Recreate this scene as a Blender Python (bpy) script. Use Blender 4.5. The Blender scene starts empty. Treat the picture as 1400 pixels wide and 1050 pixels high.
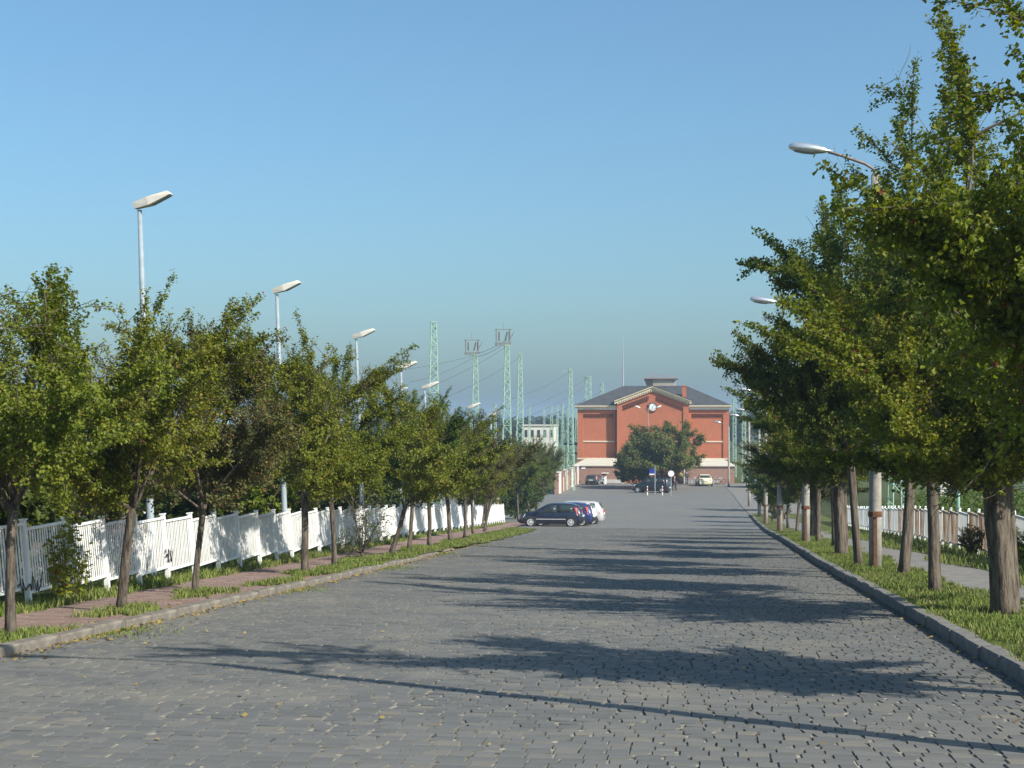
import bpy, math, random
import numpy as np
from mathutils import Vector, Matrix

SC = bpy.context.scene
COL = SC.collection
R = math.radians
random.seed(7)

# ------------------------------------------------------------------ camera, sky, sun, exposure
TH = math.atan(258 / 2200.0)              # the road runs along +Y, the camera looks a little to its left
EYE = 6.5
cam = bpy.data.cameras.new('camera'); cam_o = bpy.data.objects.new('camera', cam); COL.objects.link(cam_o)
cam.sensor_width = 36; cam.lens = 36 * 2200 / 1400; cam.shift_y = 52 / 1400
cam.clip_start = 0.1; cam.clip_end = 6000
cam_o.location = (0, 0, EYE); cam_o.rotation_euler = (math.pi / 2, 0, TH)
SC.camera = cam_o

SUN_EL, SUN_AZ = 38.0, 122.0              # azimuth clockwise from +Y (right and behind the camera)
world = bpy.data.worlds.new('World'); SC.world = world; world.use_nodes = True
wn = world.node_tree.nodes; wl = world.node_tree.links
sky = wn.new('ShaderNodeTexSky'); sky.sky_type = 'NISHITA'; sky.sun_disc = False
sky.sun_elevation = R(SUN_EL); sky.sun_rotation = R(SUN_AZ)
sky.altitude = 50; sky.air_density = 1.0; sky.dust_density = 2.2; sky.ozone_density = 7.0
bg = wn['Background']; bg.inputs['Strength'].default_value = 0.1
tint = wn.new('ShaderNodeMix'); tint.data_type = 'RGBA'; tint.blend_type = 'MULTIPLY'; tint.inputs[0].default_value = 1.0   # slight overall cast of the clear sky
tint.inputs[7].default_value = (1.04, 1.17, 1.06, 1); wl.new(sky.outputs[0], tint.inputs[6]); wl.new(tint.outputs[2], bg.inputs['Color'])
sl = bpy.data.lights.new('sun', 'SUN'); sl.energy = 4.5; sl.angle = R(0.53); sl.color = (1.0, 0.93, 0.82)
so = bpy.data.objects.new('sun', sl); COL.objects.link(so)
to_sun = Vector((math.sin(R(SUN_AZ)) * math.cos(R(SUN_EL)), math.cos(R(SUN_AZ)) * math.cos(R(SUN_EL)), math.sin(R(SUN_EL))))
so.rotation_euler = to_sun.to_track_quat('Z', 'Y').to_euler()
SC.view_settings.view_transform = 'Standard'; SC.view_settings.look = 'None'
SC.view_settings.gamma = 1.0; SC.view_settings.exposure = 0.6; SC.view_settings.use_curve_mapping = False
SC.render.engine = 'CYCLES'
SC.cycles.max_bounces = 6; SC.cycles.transparent_max_bounces = 8; SC.cycles.volume_bounces = 0
SC.cycles.use_denoising = True

# ------------------------------------------------------------------ helpers
PY = [-60, 0, 40, 60, 80, 98, 120, 140, 160, 250, 5000]
PZ = [7.2, 4.8, 3.02, 2.1, 1.05, .14, -.75, -1.25, -1.43, -1.43, -1.43]
_D = [(PZ[k + 1] - PZ[k]) / (PY[k + 1] - PY[k]) for k in range(len(PY) - 1)]
def _m(k):
    if k == 0: return _D[0]
    if k == len(PY) - 1: return _D[-1]
    if _D[k - 1] * _D[k] <= 0: return 0.0
    return 2 * _D[k - 1] * _D[k] / (_D[k - 1] + _D[k])
_MM = [_m(k) for k in range(len(PY))]
def gz(y):
    i = max(0, min(len(PY) - 2, int(np.searchsorted(PY, y)) - 1))
    h = PY[i + 1] - PY[i]; t = (y - PY[i]) / h
    return ((2*t**3 - 3*t*t + 1) * PZ[i] + (t**3 - 2*t*t + t) * h * _MM[i]
            + (-2*t**3 + 3*t*t) * PZ[i + 1] + (t**3 - t*t) * h * _MM[i + 1])
def lerp_tab(xs, ys, x): return float(np.interp(x, xs, ys))
FY = [0, 22, 28, 35, 42, 55, 70, 90, 107]; FX = [-9.2, -9.38, -9.6, -9.75, -10.0, -10.45, -11.2, -12.2, -13.0]
def fence_x(y): return lerp_tab(FY, FX, y)
KLY = [0, 30, 40, 48, 60, 75, 84, 90, 96, 112, 126, 140, 160, 176]; KLX = [-7.05, -6.98, -7.1, -7.42, -7.75, -8.4, -9.0, -11.0, -12.0, -12.2, -13.0, -13.8, -15.2, -15.6]
def kl_x(y): return lerp_tab(KLY, KLX, y)
KRY = [0, 40, 60, 80, 100, 125, 140, 155, 175, 200, 240]; KRX = [2.88, 2.82, 2.98, 3.25, 3.65, 3.95, 3.95, 3.75, 3.5, 2.9, 2.7]
def kr_x(y): return lerp_tab(KRY, KRX, y)

def link(o, parent=None):
    COL.objects.link(o)
    if parent is not None: o.parent = parent
    return o
def tag(o, label=None, cat=None, group=None, kind=None):
    if label: o['label'] = label
    if cat: o['category'] = cat
    if group: o['group'] = group
    if kind: o['kind'] = kind
    return o
def empty(name, loc, rz=0.0, label=None, cat=None, group=None, parent=None):
    o = bpy.data.objects.new(name, None); o.empty_display_size = 0.3
    o.location = loc; o.rotation_euler = (0, 0, rz)
    link(o, parent); return tag(o, label, cat, group)
def children(o): return [c for c in COL.objects if c.parent == o]
def copy_tree(o, kids, parent=None):
    """kids: the dict object -> list of children, so no searching inside loops"""
    c = o.copy(); COL.objects.link(c); c.parent = parent
    for ch in kids.get(o, []): copy_tree(ch, kids, c)
    return c
def kid_map():
    d = {}
    for o in COL.objects:
        if o.parent is not None: d.setdefault(o.parent, []).append(o)
    return d

class MB:
    def __init__(s): s.v = []; s.f = []
    def add(s, verts, faces):
        n = len(s.v); s.v.extend([tuple(p) for p in verts]); s.f.extend([tuple(i + n for i in q) for q in faces])
    def box(s, c, d, rot=None):
        x, y, z = d[0] / 2, d[1] / 2, d[2] / 2
        vs = [Vector(p) for p in ((-x,-y,-z),(x,-y,-z),(x,y,-z),(-x,y,-z),(-x,-y,z),(x,-y,z),(x,y,z),(-x,y,z))]
        if rot is not None: vs = [rot @ p for p in vs]
        s.add([p + Vector(c) for p in vs], [(3,2,1,0),(4,5,6,7),(0,1,5,4),(1,2,6,5),(2,3,7,6),(3,0,4,7)])
        return s
    def hexa(s, b, t):          # bottom ring of 4, top ring of 4
        s.add(list(b) + list(t), [(3,2,1,0),(4,5,6,7),(0,1,5,4),(1,2,6,5),(2,3,7,6),(3,0,4,7)]); return s
    def tube(s, pts, rad, n=8, cap=True, rough=0.0, rng=None):
        pts = [Vector(p) for p in pts]
        if not hasattr(rad, '__len__'): rad = [rad] * len(pts)
        base = len(s.v); up = Vector((0, 0, 1))
        d0 = (pts[1] - pts[0]).normalized()
        u = d0.cross(up)
        if u.length < 1e-3: u = d0.cross(Vector((1, 0, 0)))
        u.normalize()
        flute = [1 + (rough * (rng.random() * 2 - 1) if rng else 0) for _ in range(n)]
        for i, p in enumerate(pts):
            d = (pts[min(i + 1, len(pts) - 1)] - pts[max(i - 1, 0)])
            d = d.normalized() if d.length > 1e-9 else d0
            u = (u - d * u.dot(d))
            u = u.normalized() if u.length > 1e-6 else d.orthogonal().normalized()
            w = d.cross(u)
            for k in range(n):
                a = 2 * math.pi * k / n
                r = rad[i] * flute[k] * (1 + (rough * .5 * (rng.random() * 2 - 1) if rng else 0))
                s.v.append(tuple(p + (u * math.cos(a) + w * math.sin(a)) * r))
        for i in range(len(pts) - 1):
            for k in range(n):
                a = base + i * n + k; b = base + i * n + (k + 1) % n
                s.f.append((a, b, b + n, a + n))
        if cap:
            s.f.append(tuple(base + k for k in range(n - 1, -1, -1)))
            e = base + (len(pts) - 1) * n
            s.f.append(tuple(e + k for k in range(n)))
        return s
    def lathe(s, prof, n=16, mat=None):     # profile of (r, z) about z
        base = len(s.v)
        for r, z in prof:
            for k in range(n):
                a = 2 * math.pi * k / n; p = Vector((r * math.cos(a), r * math.sin(a), z))
                s.v.append(tuple(mat @ p) if mat is not None else tuple(p))
        for i in range(len(prof) - 1):
            for k in range(n):
                a = base + i * n + k; b = base + i * n + (k + 1) % n
                s.f.append((a, b, b + n, a + n))
        s.f.append(tuple(base + k for k in range(n - 1, -1, -1)))
        e = base + (len(prof) - 1) * n
        s.f.append(tuple(e + k for k in range(n)))
        return s
    def prism(s, poly, d, axis='y'):         # polygon of (a, z) extruded from d[0] to d[1]
        n = len(poly)
        A = [(p[0], d[0], p[1]) if axis == 'y' else ((d[0], p[0], p[1]) if axis == 'x' else (p[0], p[1], d[0])) for p in poly]
        B = [(p[0], d[1], p[1]) if axis == 'y' else ((d[1], p[0], p[1]) if axis == 'x' else (p[0], p[1], d[1])) for p in poly]
        s.add(A + B, [tuple(range(n - 1, -1, -1)), tuple(range(n, 2 * n))] + [(i, (i + 1) % n, n + (i + 1) % n, n + i) for i in range(n)])
        return s
    def mesh(s, name, m=None, smooth=False):
        me = bpy.data.meshes.new(name); me.from_pydata(s.v, [], s.f)
        if m: me.materials.append(m)
        if smooth: me.polygons.foreach_set('use_smooth', [True] * len(me.polygons))
        me.update(); return me
    def build(s, name, m, parent=None, smooth=False, loc=None):
        o = bpy.data.objects.new(name, s.mesh(name, m, smooth))
        if loc is not None: o.location = loc
        return link(o, parent)

def np_mesh(name, V, F, m):
    """fast mesh from arrays: V (n,3), F (k, 3 or 4)"""
    me = bpy.data.meshes.new(name); V = np.asarray(V, np.float32); F = np.asarray(F, np.int32)
    k, c = F.shape
    me.vertices.add(len(V)); me.vertices.foreach_set('co', V.ravel())
    me.loops.add(k * c); me.loops.foreach_set('vertex_index', F.ravel())
    me.polygons.add(k); me.polygons.foreach_set('loop_start', np.arange(0, k * c, c, dtype=np.int32))
    try: me.polygons.foreach_set('loop_total', np.full(k, c, dtype=np.int32))
    except Exception: pass
    me.polygons.foreach_set('use_smooth', np.zeros(k, dtype=bool)); me.materials.append(m); me.update(calc_edges=True); return me
def obj(name, me, parent=None, loc=None, rz=0.0):
    o = bpy.data.objects.new(name, me)
    if loc is not None: o.location = loc
    o.rotation_euler = (0, 0, rz)
    return link(o, parent)

# ------------------------------------------------------------------ materials
def mat(name, col, rough=.8, metal=0.0, spec=.3):
    m = bpy.data.materials.new(name); m.use_nodes = True
    b = m.node_tree.nodes['Principled BSDF']
    b.inputs['Base Color'].default_value = (*col, 1); b.inputs['Roughness'].default_value = rough
    b.inputs['Metallic'].default_value = metal; b.inputs['Specular IOR Level'].default_value = spec
    return m
def N(m, t, **kw):
    n = m.node_tree.nodes.new(t)
    for k, v in kw.items():
        if k in n.inputs: n.inputs[k].default_value = v
        else: setattr(n, k, v)
    return n
def L(m, a, b): m.node_tree.links.new(a, b)
def ramp(m, stops, fac):
    r = N(m, 'ShaderNodeValToRGB'); e = r.color_ramp.elements
    while len(e) < len(stops): e.new(.5)
    for i, (p, c) in enumerate(stops): e[i].position = p; e[i].color = (*c, 1)
    L(m, fac, r.inputs['Fac']); return r.outputs['Color']
def mix(m, fac, a, b, mode='MIX'):
    n = N(m, 'ShaderNodeMix', data_type='RGBA', blend_type=mode)
    for s, v in ((n.inputs[0], fac), (n.inputs[6], a), (n.inputs[7], b)):
        if hasattr(v, 'is_output'): L(m, v, s)
        else: s.default_value = v if not isinstance(v, tuple) else (*v, 1)
    return n.outputs[2]
def noise(m, scale, detail=4, rough=.6, obj_space=True, stretch=None):
    tc = N(m, 'ShaderNodeTexCoord'); out = tc.outputs['Object']
    if stretch:
        mp = N(m, 'ShaderNodeMapping'); mp.inputs['Scale'].default_value = stretch; L(m, out, mp.inputs['Vector']); out = mp.outputs[0]
    n = N(m, 'ShaderNodeTexNoise', Scale=scale, Detail=detail, Roughness=rough); L(m, out, n.inputs['Vector'])
    return n.outputs['Fac']
def bump(m, h, strength=.3, dist=.02):
    b = N(m, 'ShaderNodeBump', Strength=strength, Distance=dist); L(m, h, b.inputs['Height'])
    L(m, b.outputs[0], m.node_tree.nodes['Principled BSDF'].inputs['Normal'])
def base(m, c): L(m, c, m.node_tree.nodes['Principled BSDF'].inputs['Base Color'])
def worn(name, c1, c2, scale=6, rough=.75, bs=.2, bd=.01, metal=0, spec=.3, stretch=None, lo=.35, hi=.65):
    m = mat(name, c1, rough, metal, spec); n = noise(m, scale, 5, .65, stretch=stretch)
    base(m, ramp(m, [(lo, c1), (hi, c2)], n)); bump(m, n, bs, bd); return m

M = {}
# granite setts: each island its own grey, a little lichen and dirt on top
m = M['sett'] = mat('granite_sett', (.2, .2, .2), .74, spec=.3)
g = N(m, 'ShaderNodeNewGeometry'); oi = N(m, 'ShaderNodeObjectInfo')
ad = N(m, 'ShaderNodeMath', operation='ADD'); L(m, g.outputs['Random Per Island'], ad.inputs[0]); L(m, oi.outputs['Random'], ad.inputs[1])
fr = N(m, 'ShaderNodeMath', operation='FRACT'); L(m, ad.outputs[0], fr.inputs[0])
c = ramp(m, [(0, (.118, .12, .114)), (.35, (.132, .134, .127)), (.7, (.145, .146, .137)), (.93, (.165, .161, .145)), (1, (.195, .178, .143))], fr.outputs[0])
n1 = noise(m, 45, 4, .7); n2 = noise(m, .55, 4, .6)
c = mix(m, ramp(m, [(.35, (0, 0, 0)), (.75, (.5, .5, .5))], n1), c, (.1, .1, .1))
c = mix(m, ramp(m, [(.48, (0, 0, 0)), (.72, (.55, .55, .55))], n2), c, (.225, .21, .17))
base(m, c); bump(m, n1, .35, .006)
# joint sand under the setts; dark spots paint the shade in deep gaps
m = M['joint'] = mat('shaded_joint_sand', (.2, .18, .15), .95, spec=.1); n1 = noise(m, 6, 4, .6); base(m, ramp(m, [(.34, (.03, .028, .025)), (.42, (.12, .115, .1)), (.5, (.17, .16, .135)), (.6, (.34, .31, .255))], n1))
# far paving: same granite, rows as fine relief
m = M['paving'] = mat('sett_paving_far', (.2, .2, .2), .72, spec=.3)
tc = N(m, 'ShaderNodeTexCoord'); br = N(m, 'ShaderNodeTexBrick', Scale=1.0, **{'Mortar Size': .014, 'Brick Width': .2, 'Row Height': .17, 'Bias': 0.0})
br.inputs['Color1'].default_value = (.112, .113, .109, 1); br.inputs['Color2'].default_value = (.156, .155, .145, 1); br.inputs['Mortar'].default_value = (.23, .215, .18, 1)
L(m, tc.outputs['Object'], br.inputs['Vector'])
n2 = noise(m, .35, 5, .6); n3 = noise(m, .08, 3, .5)
c = mix(m, ramp(m, [(.45, (0, 0, 0)), (.7, (.6, .6, .6))], n2), br.outputs['Color'], (.215, .2, .165))
c = mix(m, ramp(m, [(.4, (0, 0, 0)), (.7, (.5, .5, .5))], n3), c, (.15, .155, .16))
base(m, c); bump(m, br.outputs['Fac'], .3, .01)
M['kerb_warm'] = worn('kerb_concrete', (.12, .108, .09), (.235, .21, .175), 5, .9, .5, .015)
M['kerb_grey'] = worn('kerb_granite', (.12, .118, .11), (.21, .2, .18), 6, .85, .4, .01)
m = M['paver'] = mat('red_paver', (.2, .12, .1), .9)
g = N(m, 'ShaderNodeNewGeometry'); n1 = noise(m, .9, 4, .6)
c = ramp(m, [(0, (.18, .118, .1)), (.6, (.22, .15, .126)), (1, (.255, .19, .165))], g.outputs['Random Per Island'])
base(m, mix(m, ramp(m, [(.45, (0, 0, 0)), (.75, (.6, .6, .6))], n1), c, (.2, .16, .13)))
m = M['paver_far'] = worn('red_footpath', (.2, .13, .112), (.27, .18, .155), 1.5, .92, .2, .01)
m = M['asphalt'] = worn('old_asphalt', (.15, .145, .135), (.235, .222, .2), 3, .93, .4, .01)
m = M['verge'] = mat('verge_ground', (.08, .1, .03), 1, spec=.1)
n1 = noise(m, 1.6, 6, .7); n2 = noise(m, 14, 4, .7)
c = ramp(m, [(.3, (.07, .095, .022)), (.5, (.11, .125, .035)), (.66, (.19, .165, .095))], n1)
base(m, mix(m, ramp(m, [(.4, (0, 0, 0)), (.7, (.5, .5, .5))], n2), c, (.045, .07, .016))); bump(m, n2, .8, .05)
m = M['ground'] = mat('ground', (.08, .09, .04), 1, spec=.1)
n1 = noise(m, .06, 6, .7); n2 = noise(m, 1.2, 5, .7)
c = ramp(m, [(.35, (.05, .075, .022)), (.55, (.085, .1, .035)), (.7, (.13, .11, .06))], n1)
base(m, mix(m, ramp(m, [(.4, (0, 0, 0)), (.7, (.6, .6, .6))], n2), c, (.04, .06, .016))); bump(m, n2, .8, .1)
M['ballast'] = worn('rusty_ballast', (.11, .075, .05), (.2, .15, .1), 1.2, .97, .7, .06)
m = M['grass'] = mat('grass_blade', (.1, .15, .03), .75, spec=.2)
g = N(m, 'ShaderNodeNewGeometry'); n1 = noise(m, .8, 4, .6)
c = ramp(m, [(0, (.075, .125, .02)), (.5, (.125, .175, .03)), (.85, (.18, .205, .05)), (1, (.29, .25, .11))], g.outputs['Random Per Island'])
base(m, mix(m, ramp(m, [(.45, (0, 0, 0)), (.7, (.6, .6, .6))], n1), c, (.145, .155, .05)))

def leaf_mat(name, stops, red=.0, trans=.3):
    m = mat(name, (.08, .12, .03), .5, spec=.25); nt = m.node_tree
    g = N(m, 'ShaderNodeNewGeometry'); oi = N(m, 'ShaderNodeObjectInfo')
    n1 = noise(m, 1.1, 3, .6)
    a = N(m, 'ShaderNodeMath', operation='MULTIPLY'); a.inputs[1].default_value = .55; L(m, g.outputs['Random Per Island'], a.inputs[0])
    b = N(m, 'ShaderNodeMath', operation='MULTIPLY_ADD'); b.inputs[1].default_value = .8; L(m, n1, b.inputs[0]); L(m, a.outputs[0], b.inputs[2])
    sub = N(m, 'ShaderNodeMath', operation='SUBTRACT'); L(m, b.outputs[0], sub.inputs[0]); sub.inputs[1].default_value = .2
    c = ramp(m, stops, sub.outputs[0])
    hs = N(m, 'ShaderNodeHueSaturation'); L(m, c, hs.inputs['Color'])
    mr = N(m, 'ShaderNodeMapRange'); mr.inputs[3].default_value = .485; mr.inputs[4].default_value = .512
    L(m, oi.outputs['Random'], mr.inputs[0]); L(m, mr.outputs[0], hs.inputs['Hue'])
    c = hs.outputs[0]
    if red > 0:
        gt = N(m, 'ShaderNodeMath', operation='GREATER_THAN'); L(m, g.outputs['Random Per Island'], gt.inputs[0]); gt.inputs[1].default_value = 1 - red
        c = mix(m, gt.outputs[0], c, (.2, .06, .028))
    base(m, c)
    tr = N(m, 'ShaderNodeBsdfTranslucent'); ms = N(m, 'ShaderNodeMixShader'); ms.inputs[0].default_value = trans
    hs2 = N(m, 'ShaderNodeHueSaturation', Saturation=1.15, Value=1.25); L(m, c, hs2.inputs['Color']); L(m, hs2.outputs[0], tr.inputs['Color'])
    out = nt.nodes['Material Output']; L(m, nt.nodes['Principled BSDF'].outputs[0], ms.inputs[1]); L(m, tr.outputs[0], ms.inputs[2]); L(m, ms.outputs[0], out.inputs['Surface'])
    return m
M['leaf'] = leaf_mat('hawthorn_leaf', [(.1, (.076, .113, .013)), (.4, (.15, .19, .018)), (.65, (.21, .228, .025)), (.85, (.265, .24, .035)), (1, (.22, .155, .04))], .01, .42)
M['leaf_dark'] = leaf_mat('hawthorn_leaf_shady', [(.1, (.053, .085, .013)), (.45, (.108, .144, .019)), (.75, (.168, .192, .026)), (1, (.2, .175, .04))], .012, .36)  # darker copy of the hawthorn leaf, crown shade put into its colour
M['leaf_brown'] = leaf_mat('hawthorn_leaf_autumn', [(.1, (.065, .074, .022)), (.45, (.108, .11, .03)), (.75, (.145, .138, .038)), (1, (.17, .12, .045))], .05, .25)
M['leaf_bright'] = leaf_mat('lime_leaf', [(.1, (.06, .1, .012)), (.5, (.1, .145, .018)), (.8, (.14, .17, .025)), (1, (.16, .15, .03))], 0, .35)
M['leaf_robinia'] = leaf_mat('ash_leaf', [(.1, (.07, .095, .022)), (.45, (.12, .142, .03)), (.75, (.18, .18, .042)), (1, (.22, .175, .06))], .02, .25)
M['leaf_shrub'] = leaf_mat('shrub_leaf', [(.1, (.036, .062, .014)), (.5, (.064, .094, .018)), (.8, (.1, .125, .026)), (1, (.14, .13, .035))], 0, .3)
M['leaf_far'] = leaf_mat('far_leaf', [(.1, (.035, .05, .018)), (.5, (.05, .068, .024)), (1, (.075, .085, .03))], 0, .15)
M['bark'] = worn('bark', (.044, .034, .026), (.195, .162, .125), 22, .95, 1.0, .05, stretch=(1, 1, .16))
M['twig'] = worn('twig', (.07, .055, .042), (.13, .105, .08), 12, .9, .2, .01)
M['litter'] = leaf_mat('fallen_leaf', [(.1, (.2, .15, .05)), (.5, (.32, .24, .07)), (1, (.22, .12, .05))], 0, .1)
# painted steel
m = M['white'] = mat('white_paint', (.8, .81, .8), .5, spec=.4)
n1 = noise(m, 2.2, 6, .7); c = ramp(m, [(.25, (.64, .63, .6)), (.42, (.8, .81, .795)), (.8, (.83, .835, .82))], n1); n2 = noise(m, 9, 4, .7, stretch=(1, 1, .3))
tc = N(m, 'ShaderNodeTexCoord'); sx = N(m, 'ShaderNodeSeparateXYZ'); L(m, tc.outputs['Object'], sx.inputs[0])      # splashed dirt at the foot of the slats
mr = N(m, 'ShaderNodeMapRange'); mr.inputs[1].default_value = -.18; mr.inputs[2].default_value = -.45; L(m, sx.outputs[2], mr.inputs[0])
mu = N(m, 'ShaderNodeMath', operation='MULTIPLY'); L(m, mr.outputs[0], mu.inputs[0]); L(m, ramp(m, [(.4, (0, 0, 0)), (.7, (1, 1, 1))], n2), mu.inputs[1])
base(m, mix(m, mu.outputs[0], c, (.42, .37, .28))); bump(m, n1, .08, .01)
m = M['rusty'] = mat('rusty_white_paint', (.7, .68, .63), .75)
n1 = noise(m, 2.2, 6, .7, stretch=(1, 1, .3)); n2 = noise(m, 7, 4, .7, stretch=(1, 1, .12))
c = ramp(m, [(.43, (.72, .7, .65)), (.53, (.5, .34, .23)), (.65, (.24, .1, .045))], n1)
base(m, mix(m, ramp(m, [(.5, (0, 0, 0)), (.68, (.6, .6, .6))], n2), c, (.33, .16, .085)))
M['lamp_pole'] = worn('pale_blue_grey_pole', (.22, .27, .3), (.32, .37, .4), 3, .55, .05, .01)
M['lamp_head'] = worn('cream_lamp_housing', (.62, .58, .5), (.72, .68, .6), 4, .5, .05, .01)
M['dark'] = mat('dark_plastic', (.03, .03, .032), .6)
M['lens'] = mat('lamp_lens', (.3, .31, .31), .2, spec=.6)
m = M['concrete_pole'] = worn('concrete_pole', (.24, .225, .195), (.36, .34, .3), 5, .9, .35, .012)
M['rust'] = worn('rust', (.1, .045, .025), (.21, .1, .055), 9, .9, .4, .01)
M['silver'] = mat('silver_lamp', (.78, .78, .77), .22, .75, .5)
M['arm'] = worn('lamp_arm', (.2, .15, .13), (.28, .22, .19), 6, .7, .1, .01)
M['mast'] = worn('light_green_mast', (.27, .43, .33), (.36, .52, .42), 1.5, .65, .05, .01)
M['insul'] = worn('insulator', (.1, .08, .07), (.2, .16, .15), 6, .4, .1, .01)
M['wire'] = mat('wire', (.13, .13, .13), .6, .5)
# buildings
def brick_mat(name, c1, c2, mo, bw=.24, rh=.075, dirt=(.1, .05, .035)):
    m = mat(name, c1, .9, spec=.15)
    tc = N(m, 'ShaderNodeTexCoord'); sx = N(m, 'ShaderNodeSeparateXYZ'); L(m, tc.outputs['Object'], sx.inputs[0])
    ad = N(m, 'ShaderNodeMath', operation='ADD'); L(m, sx.outputs[0], ad.inputs[0]); L(m, sx.outputs[1], ad.inputs[1])
    cb = N(m, 'ShaderNodeCombineXYZ'); L(m, ad.outputs[0], cb.inputs[0]); L(m, sx.outputs[2], cb.inputs[1])
    b = N(m, 'ShaderNodeTexBrick', Scale=1.0, **{'Mortar Size': .008, 'Brick Width': bw, 'Row Height': rh})
    b.inputs['Color1'].default_value = (*c1, 1); b.inputs['Color2'].default_value = (*c2, 1); b.inputs['Mortar'].default_value = (*mo, 1)
    L(m, cb.outputs[0], b.inputs['Vector'])
    n1 = noise(m, .5, 6, .65); base(m, mix(m, ramp(m, [(.45, (0, 0, 0)), (.8, (.5, .5, .5))], n1), b.outputs['Color'], dirt)); bump(m, b.outputs['Fac'], .2, .008); return m
M['brick'] = brick_mat('red_brick', (.39, .118, .06), (.47, .157, .083), (.42, .185, .11), dirt=(.31, .105, .058))
M['brick_brown'] = brick_mat('brown_brick', (.28, .15, .11), (.34, .19, .14), (.36, .25, .2), dirt=(.24, .15, .12))
M['brick_dark'] = brick_mat('dark_brick', (.2, .07, .045), (.25, .1, .06), (.22, .12, .09), dirt=(.14, .06, .045))
M['cream'] = worn('cream_stone', (.62, .52, .36), (.7, .62, .46), 2, .85, .2, .01)
M['cream_dark'] = worn('corbel_brick', (.1, .035, .022), (.15, .05, .03), 2, .9, .2, .01)  # dark bricks of the frieze and their shadows both put into this colour
M['felt'] = worn('pale_roof', (.5, .47, .38), (.57, .54, .45), .8, .8, .1, .01)
m = M['slate'] = worn('slate_roof', (.055, .057, .06), (.085, .086, .088), 1.2, .6, .2, .01)
M['glass'] = mat('dark_glass', (.03, .042, .042), .06, spec=.7)
M['render_w'] = worn('white_render', (.6, .57, .48), (.68, .65, .56), .6, .9, .1, .01)
M['render_c'] = worn('concrete_wall', (.38, .33, .28), (.52, .46, .39), .9, .9, .1, .01)
M['plinth'] = worn('plinth', (.42, .4, .37), (.52, .5, .46), 1, .9, .1, .01)
M['clock'] = mat('clock_face', (.8, .82, .84), .4); M['black'] = mat('black_paint', (.015, .015, .016), .5)
M['sign_blue'] = mat('sign_blue', (.02, .045, .3), .4); M['sign_white'] = mat('sign_white', (.82, .82, .8), .45); M['sign_red'] = mat('sign_red', (.55, .03, .025), .45)
M['galv'] = mat('galvanised_steel', (.45, .46, .47), .45, .6); M['frame_steel'] = worn('weathered_steel', (.12, .13, .13), (.24, .25, .25), 6, .6, .1, .01)
M['tyre'] = mat('tyre_rubber', (.018, .018, .019), .85); M['alloy'] = mat('wheel_cover', (.62, .63, .64), .35, .5)
M['tail'] = mat('tail_light', (.5, .02, .018), .2, spec=.6); M['head'] = mat('head_light', (.7, .72, .74), .12, spec=.7)
M['plate'] = mat('number_plate', (.75, .75, .72), .4)
def paint(name, c, metal=.0):
    m = mat(name, c, .28, metal, .5); b = m.node_tree.nodes['Principled BSDF']; b.inputs['Coat Weight'].default_value = .8; b.inputs['Coat Roughness'].default_value = .06; return m
M['p_navy'] = paint('navy_paint', (.012, .016, .038)); M['p_blue'] = paint('blue_paint', (.014, .028, .12)); M['p_white'] = paint('white_car_paint', (.78, .77, .73))
M['p_silver'] = paint('silver_paint', (.6, .6, .58), .3); M['p_black'] = paint('black_car_paint', (.012, .015, .022)); M['p_ivory'] = paint('ivory_paint', (.72, .66, .46)); M['p_grey'] = paint('grey_car_paint', (.06, .062, .066)); M['p_pale'] = paint('pale_blue_paint', (.35, .5, .68))
M['wagon_red'] = worn('red_wagon', (.3, .045, .03), (.38, .07, .05), .8, .7, .1, .01); M['wagon_brown'] = worn('brown_wagon', (.13, .06, .04), (.2, .1, .07), .8, .85, .1, .01)
M['yellow'] = worn('yellow_paint', (.6, .42, .06), (.68, .52, .14), 4, .6, .1, .01)
M['skin'] = mat('skin', (.5, .3, .22), .6); M['cloth_yellow'] = mat('yellow_cloth', (.7, .5, .04), .85); M['cloth_dark'] = mat('dark_cloth', (.02, .022, .03), .9); M['cloth_blue'] = mat('blue_cloth', (.035, .05, .1), .9); M['hair'] = mat('hair', (.04, .025, .015), .8)

# ------------------------------------------------------------------ terrain and paved surfaces
def smooth(t): t = max(0.0, min(1.0, t)); return t * t * (3 - 2 * t)
def corridor_l(y): return fence_x(y) - .9 if y < 104 else -16.6 - max(0, min(14, (y - 104) * .25)) * 0
def corridor_r(y): return 9.0
def terrain(x, y):
    b = gz(y); xl, xr = corridor_l(y), corridor_r(y)
    if y > 209: return min(b, -1.43) - .06
    if x < xl: return b - .25 + (.3) * smooth((xl - x) / .6) + (-1.58 - b - .05) * smooth((xl - x - .6) / 11)
    if x > xr: return b - .25 + .5 * smooth((x - xr) / 1.2) + 1.25 * smooth((x - xr - 1) / 5) + (-1.5 - b - 1.5) * smooth((x - xr - 8) / 26)
    return b - .25
gx = sorted(set([-3000, -1500, -800, -400, -220, -140, -100, -80, -65, -55, -45] + list(np.arange(-40, 40.1, 1.0)) + [45, 55, 70, 90, 130, 200, 400, 800, 1500, 3000]))
gy = sorted(set(list(np.arange(-60, 220, 2.5)) + [209.2, 230, 250, 280, 320, 380, 460, 600, 800, 1100, 1600, 2400, 3600]))
V = [(x, y, terrain(x, y)) for y in gy for x in gx]; nx = len(gx)
F = [(j*nx+i, j*nx+i+1, (j+1)*nx+i+1, (j+1)*nx+i) for j in range(len(gy)-1) for i in range(nx-1)]
gme = np_mesh('ground', V, F, M['ground']); gme.polygons.foreach_set('use_smooth', [True]*len(gme.polygons))
tag(obj('ground', gme), kind='structure')

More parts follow.
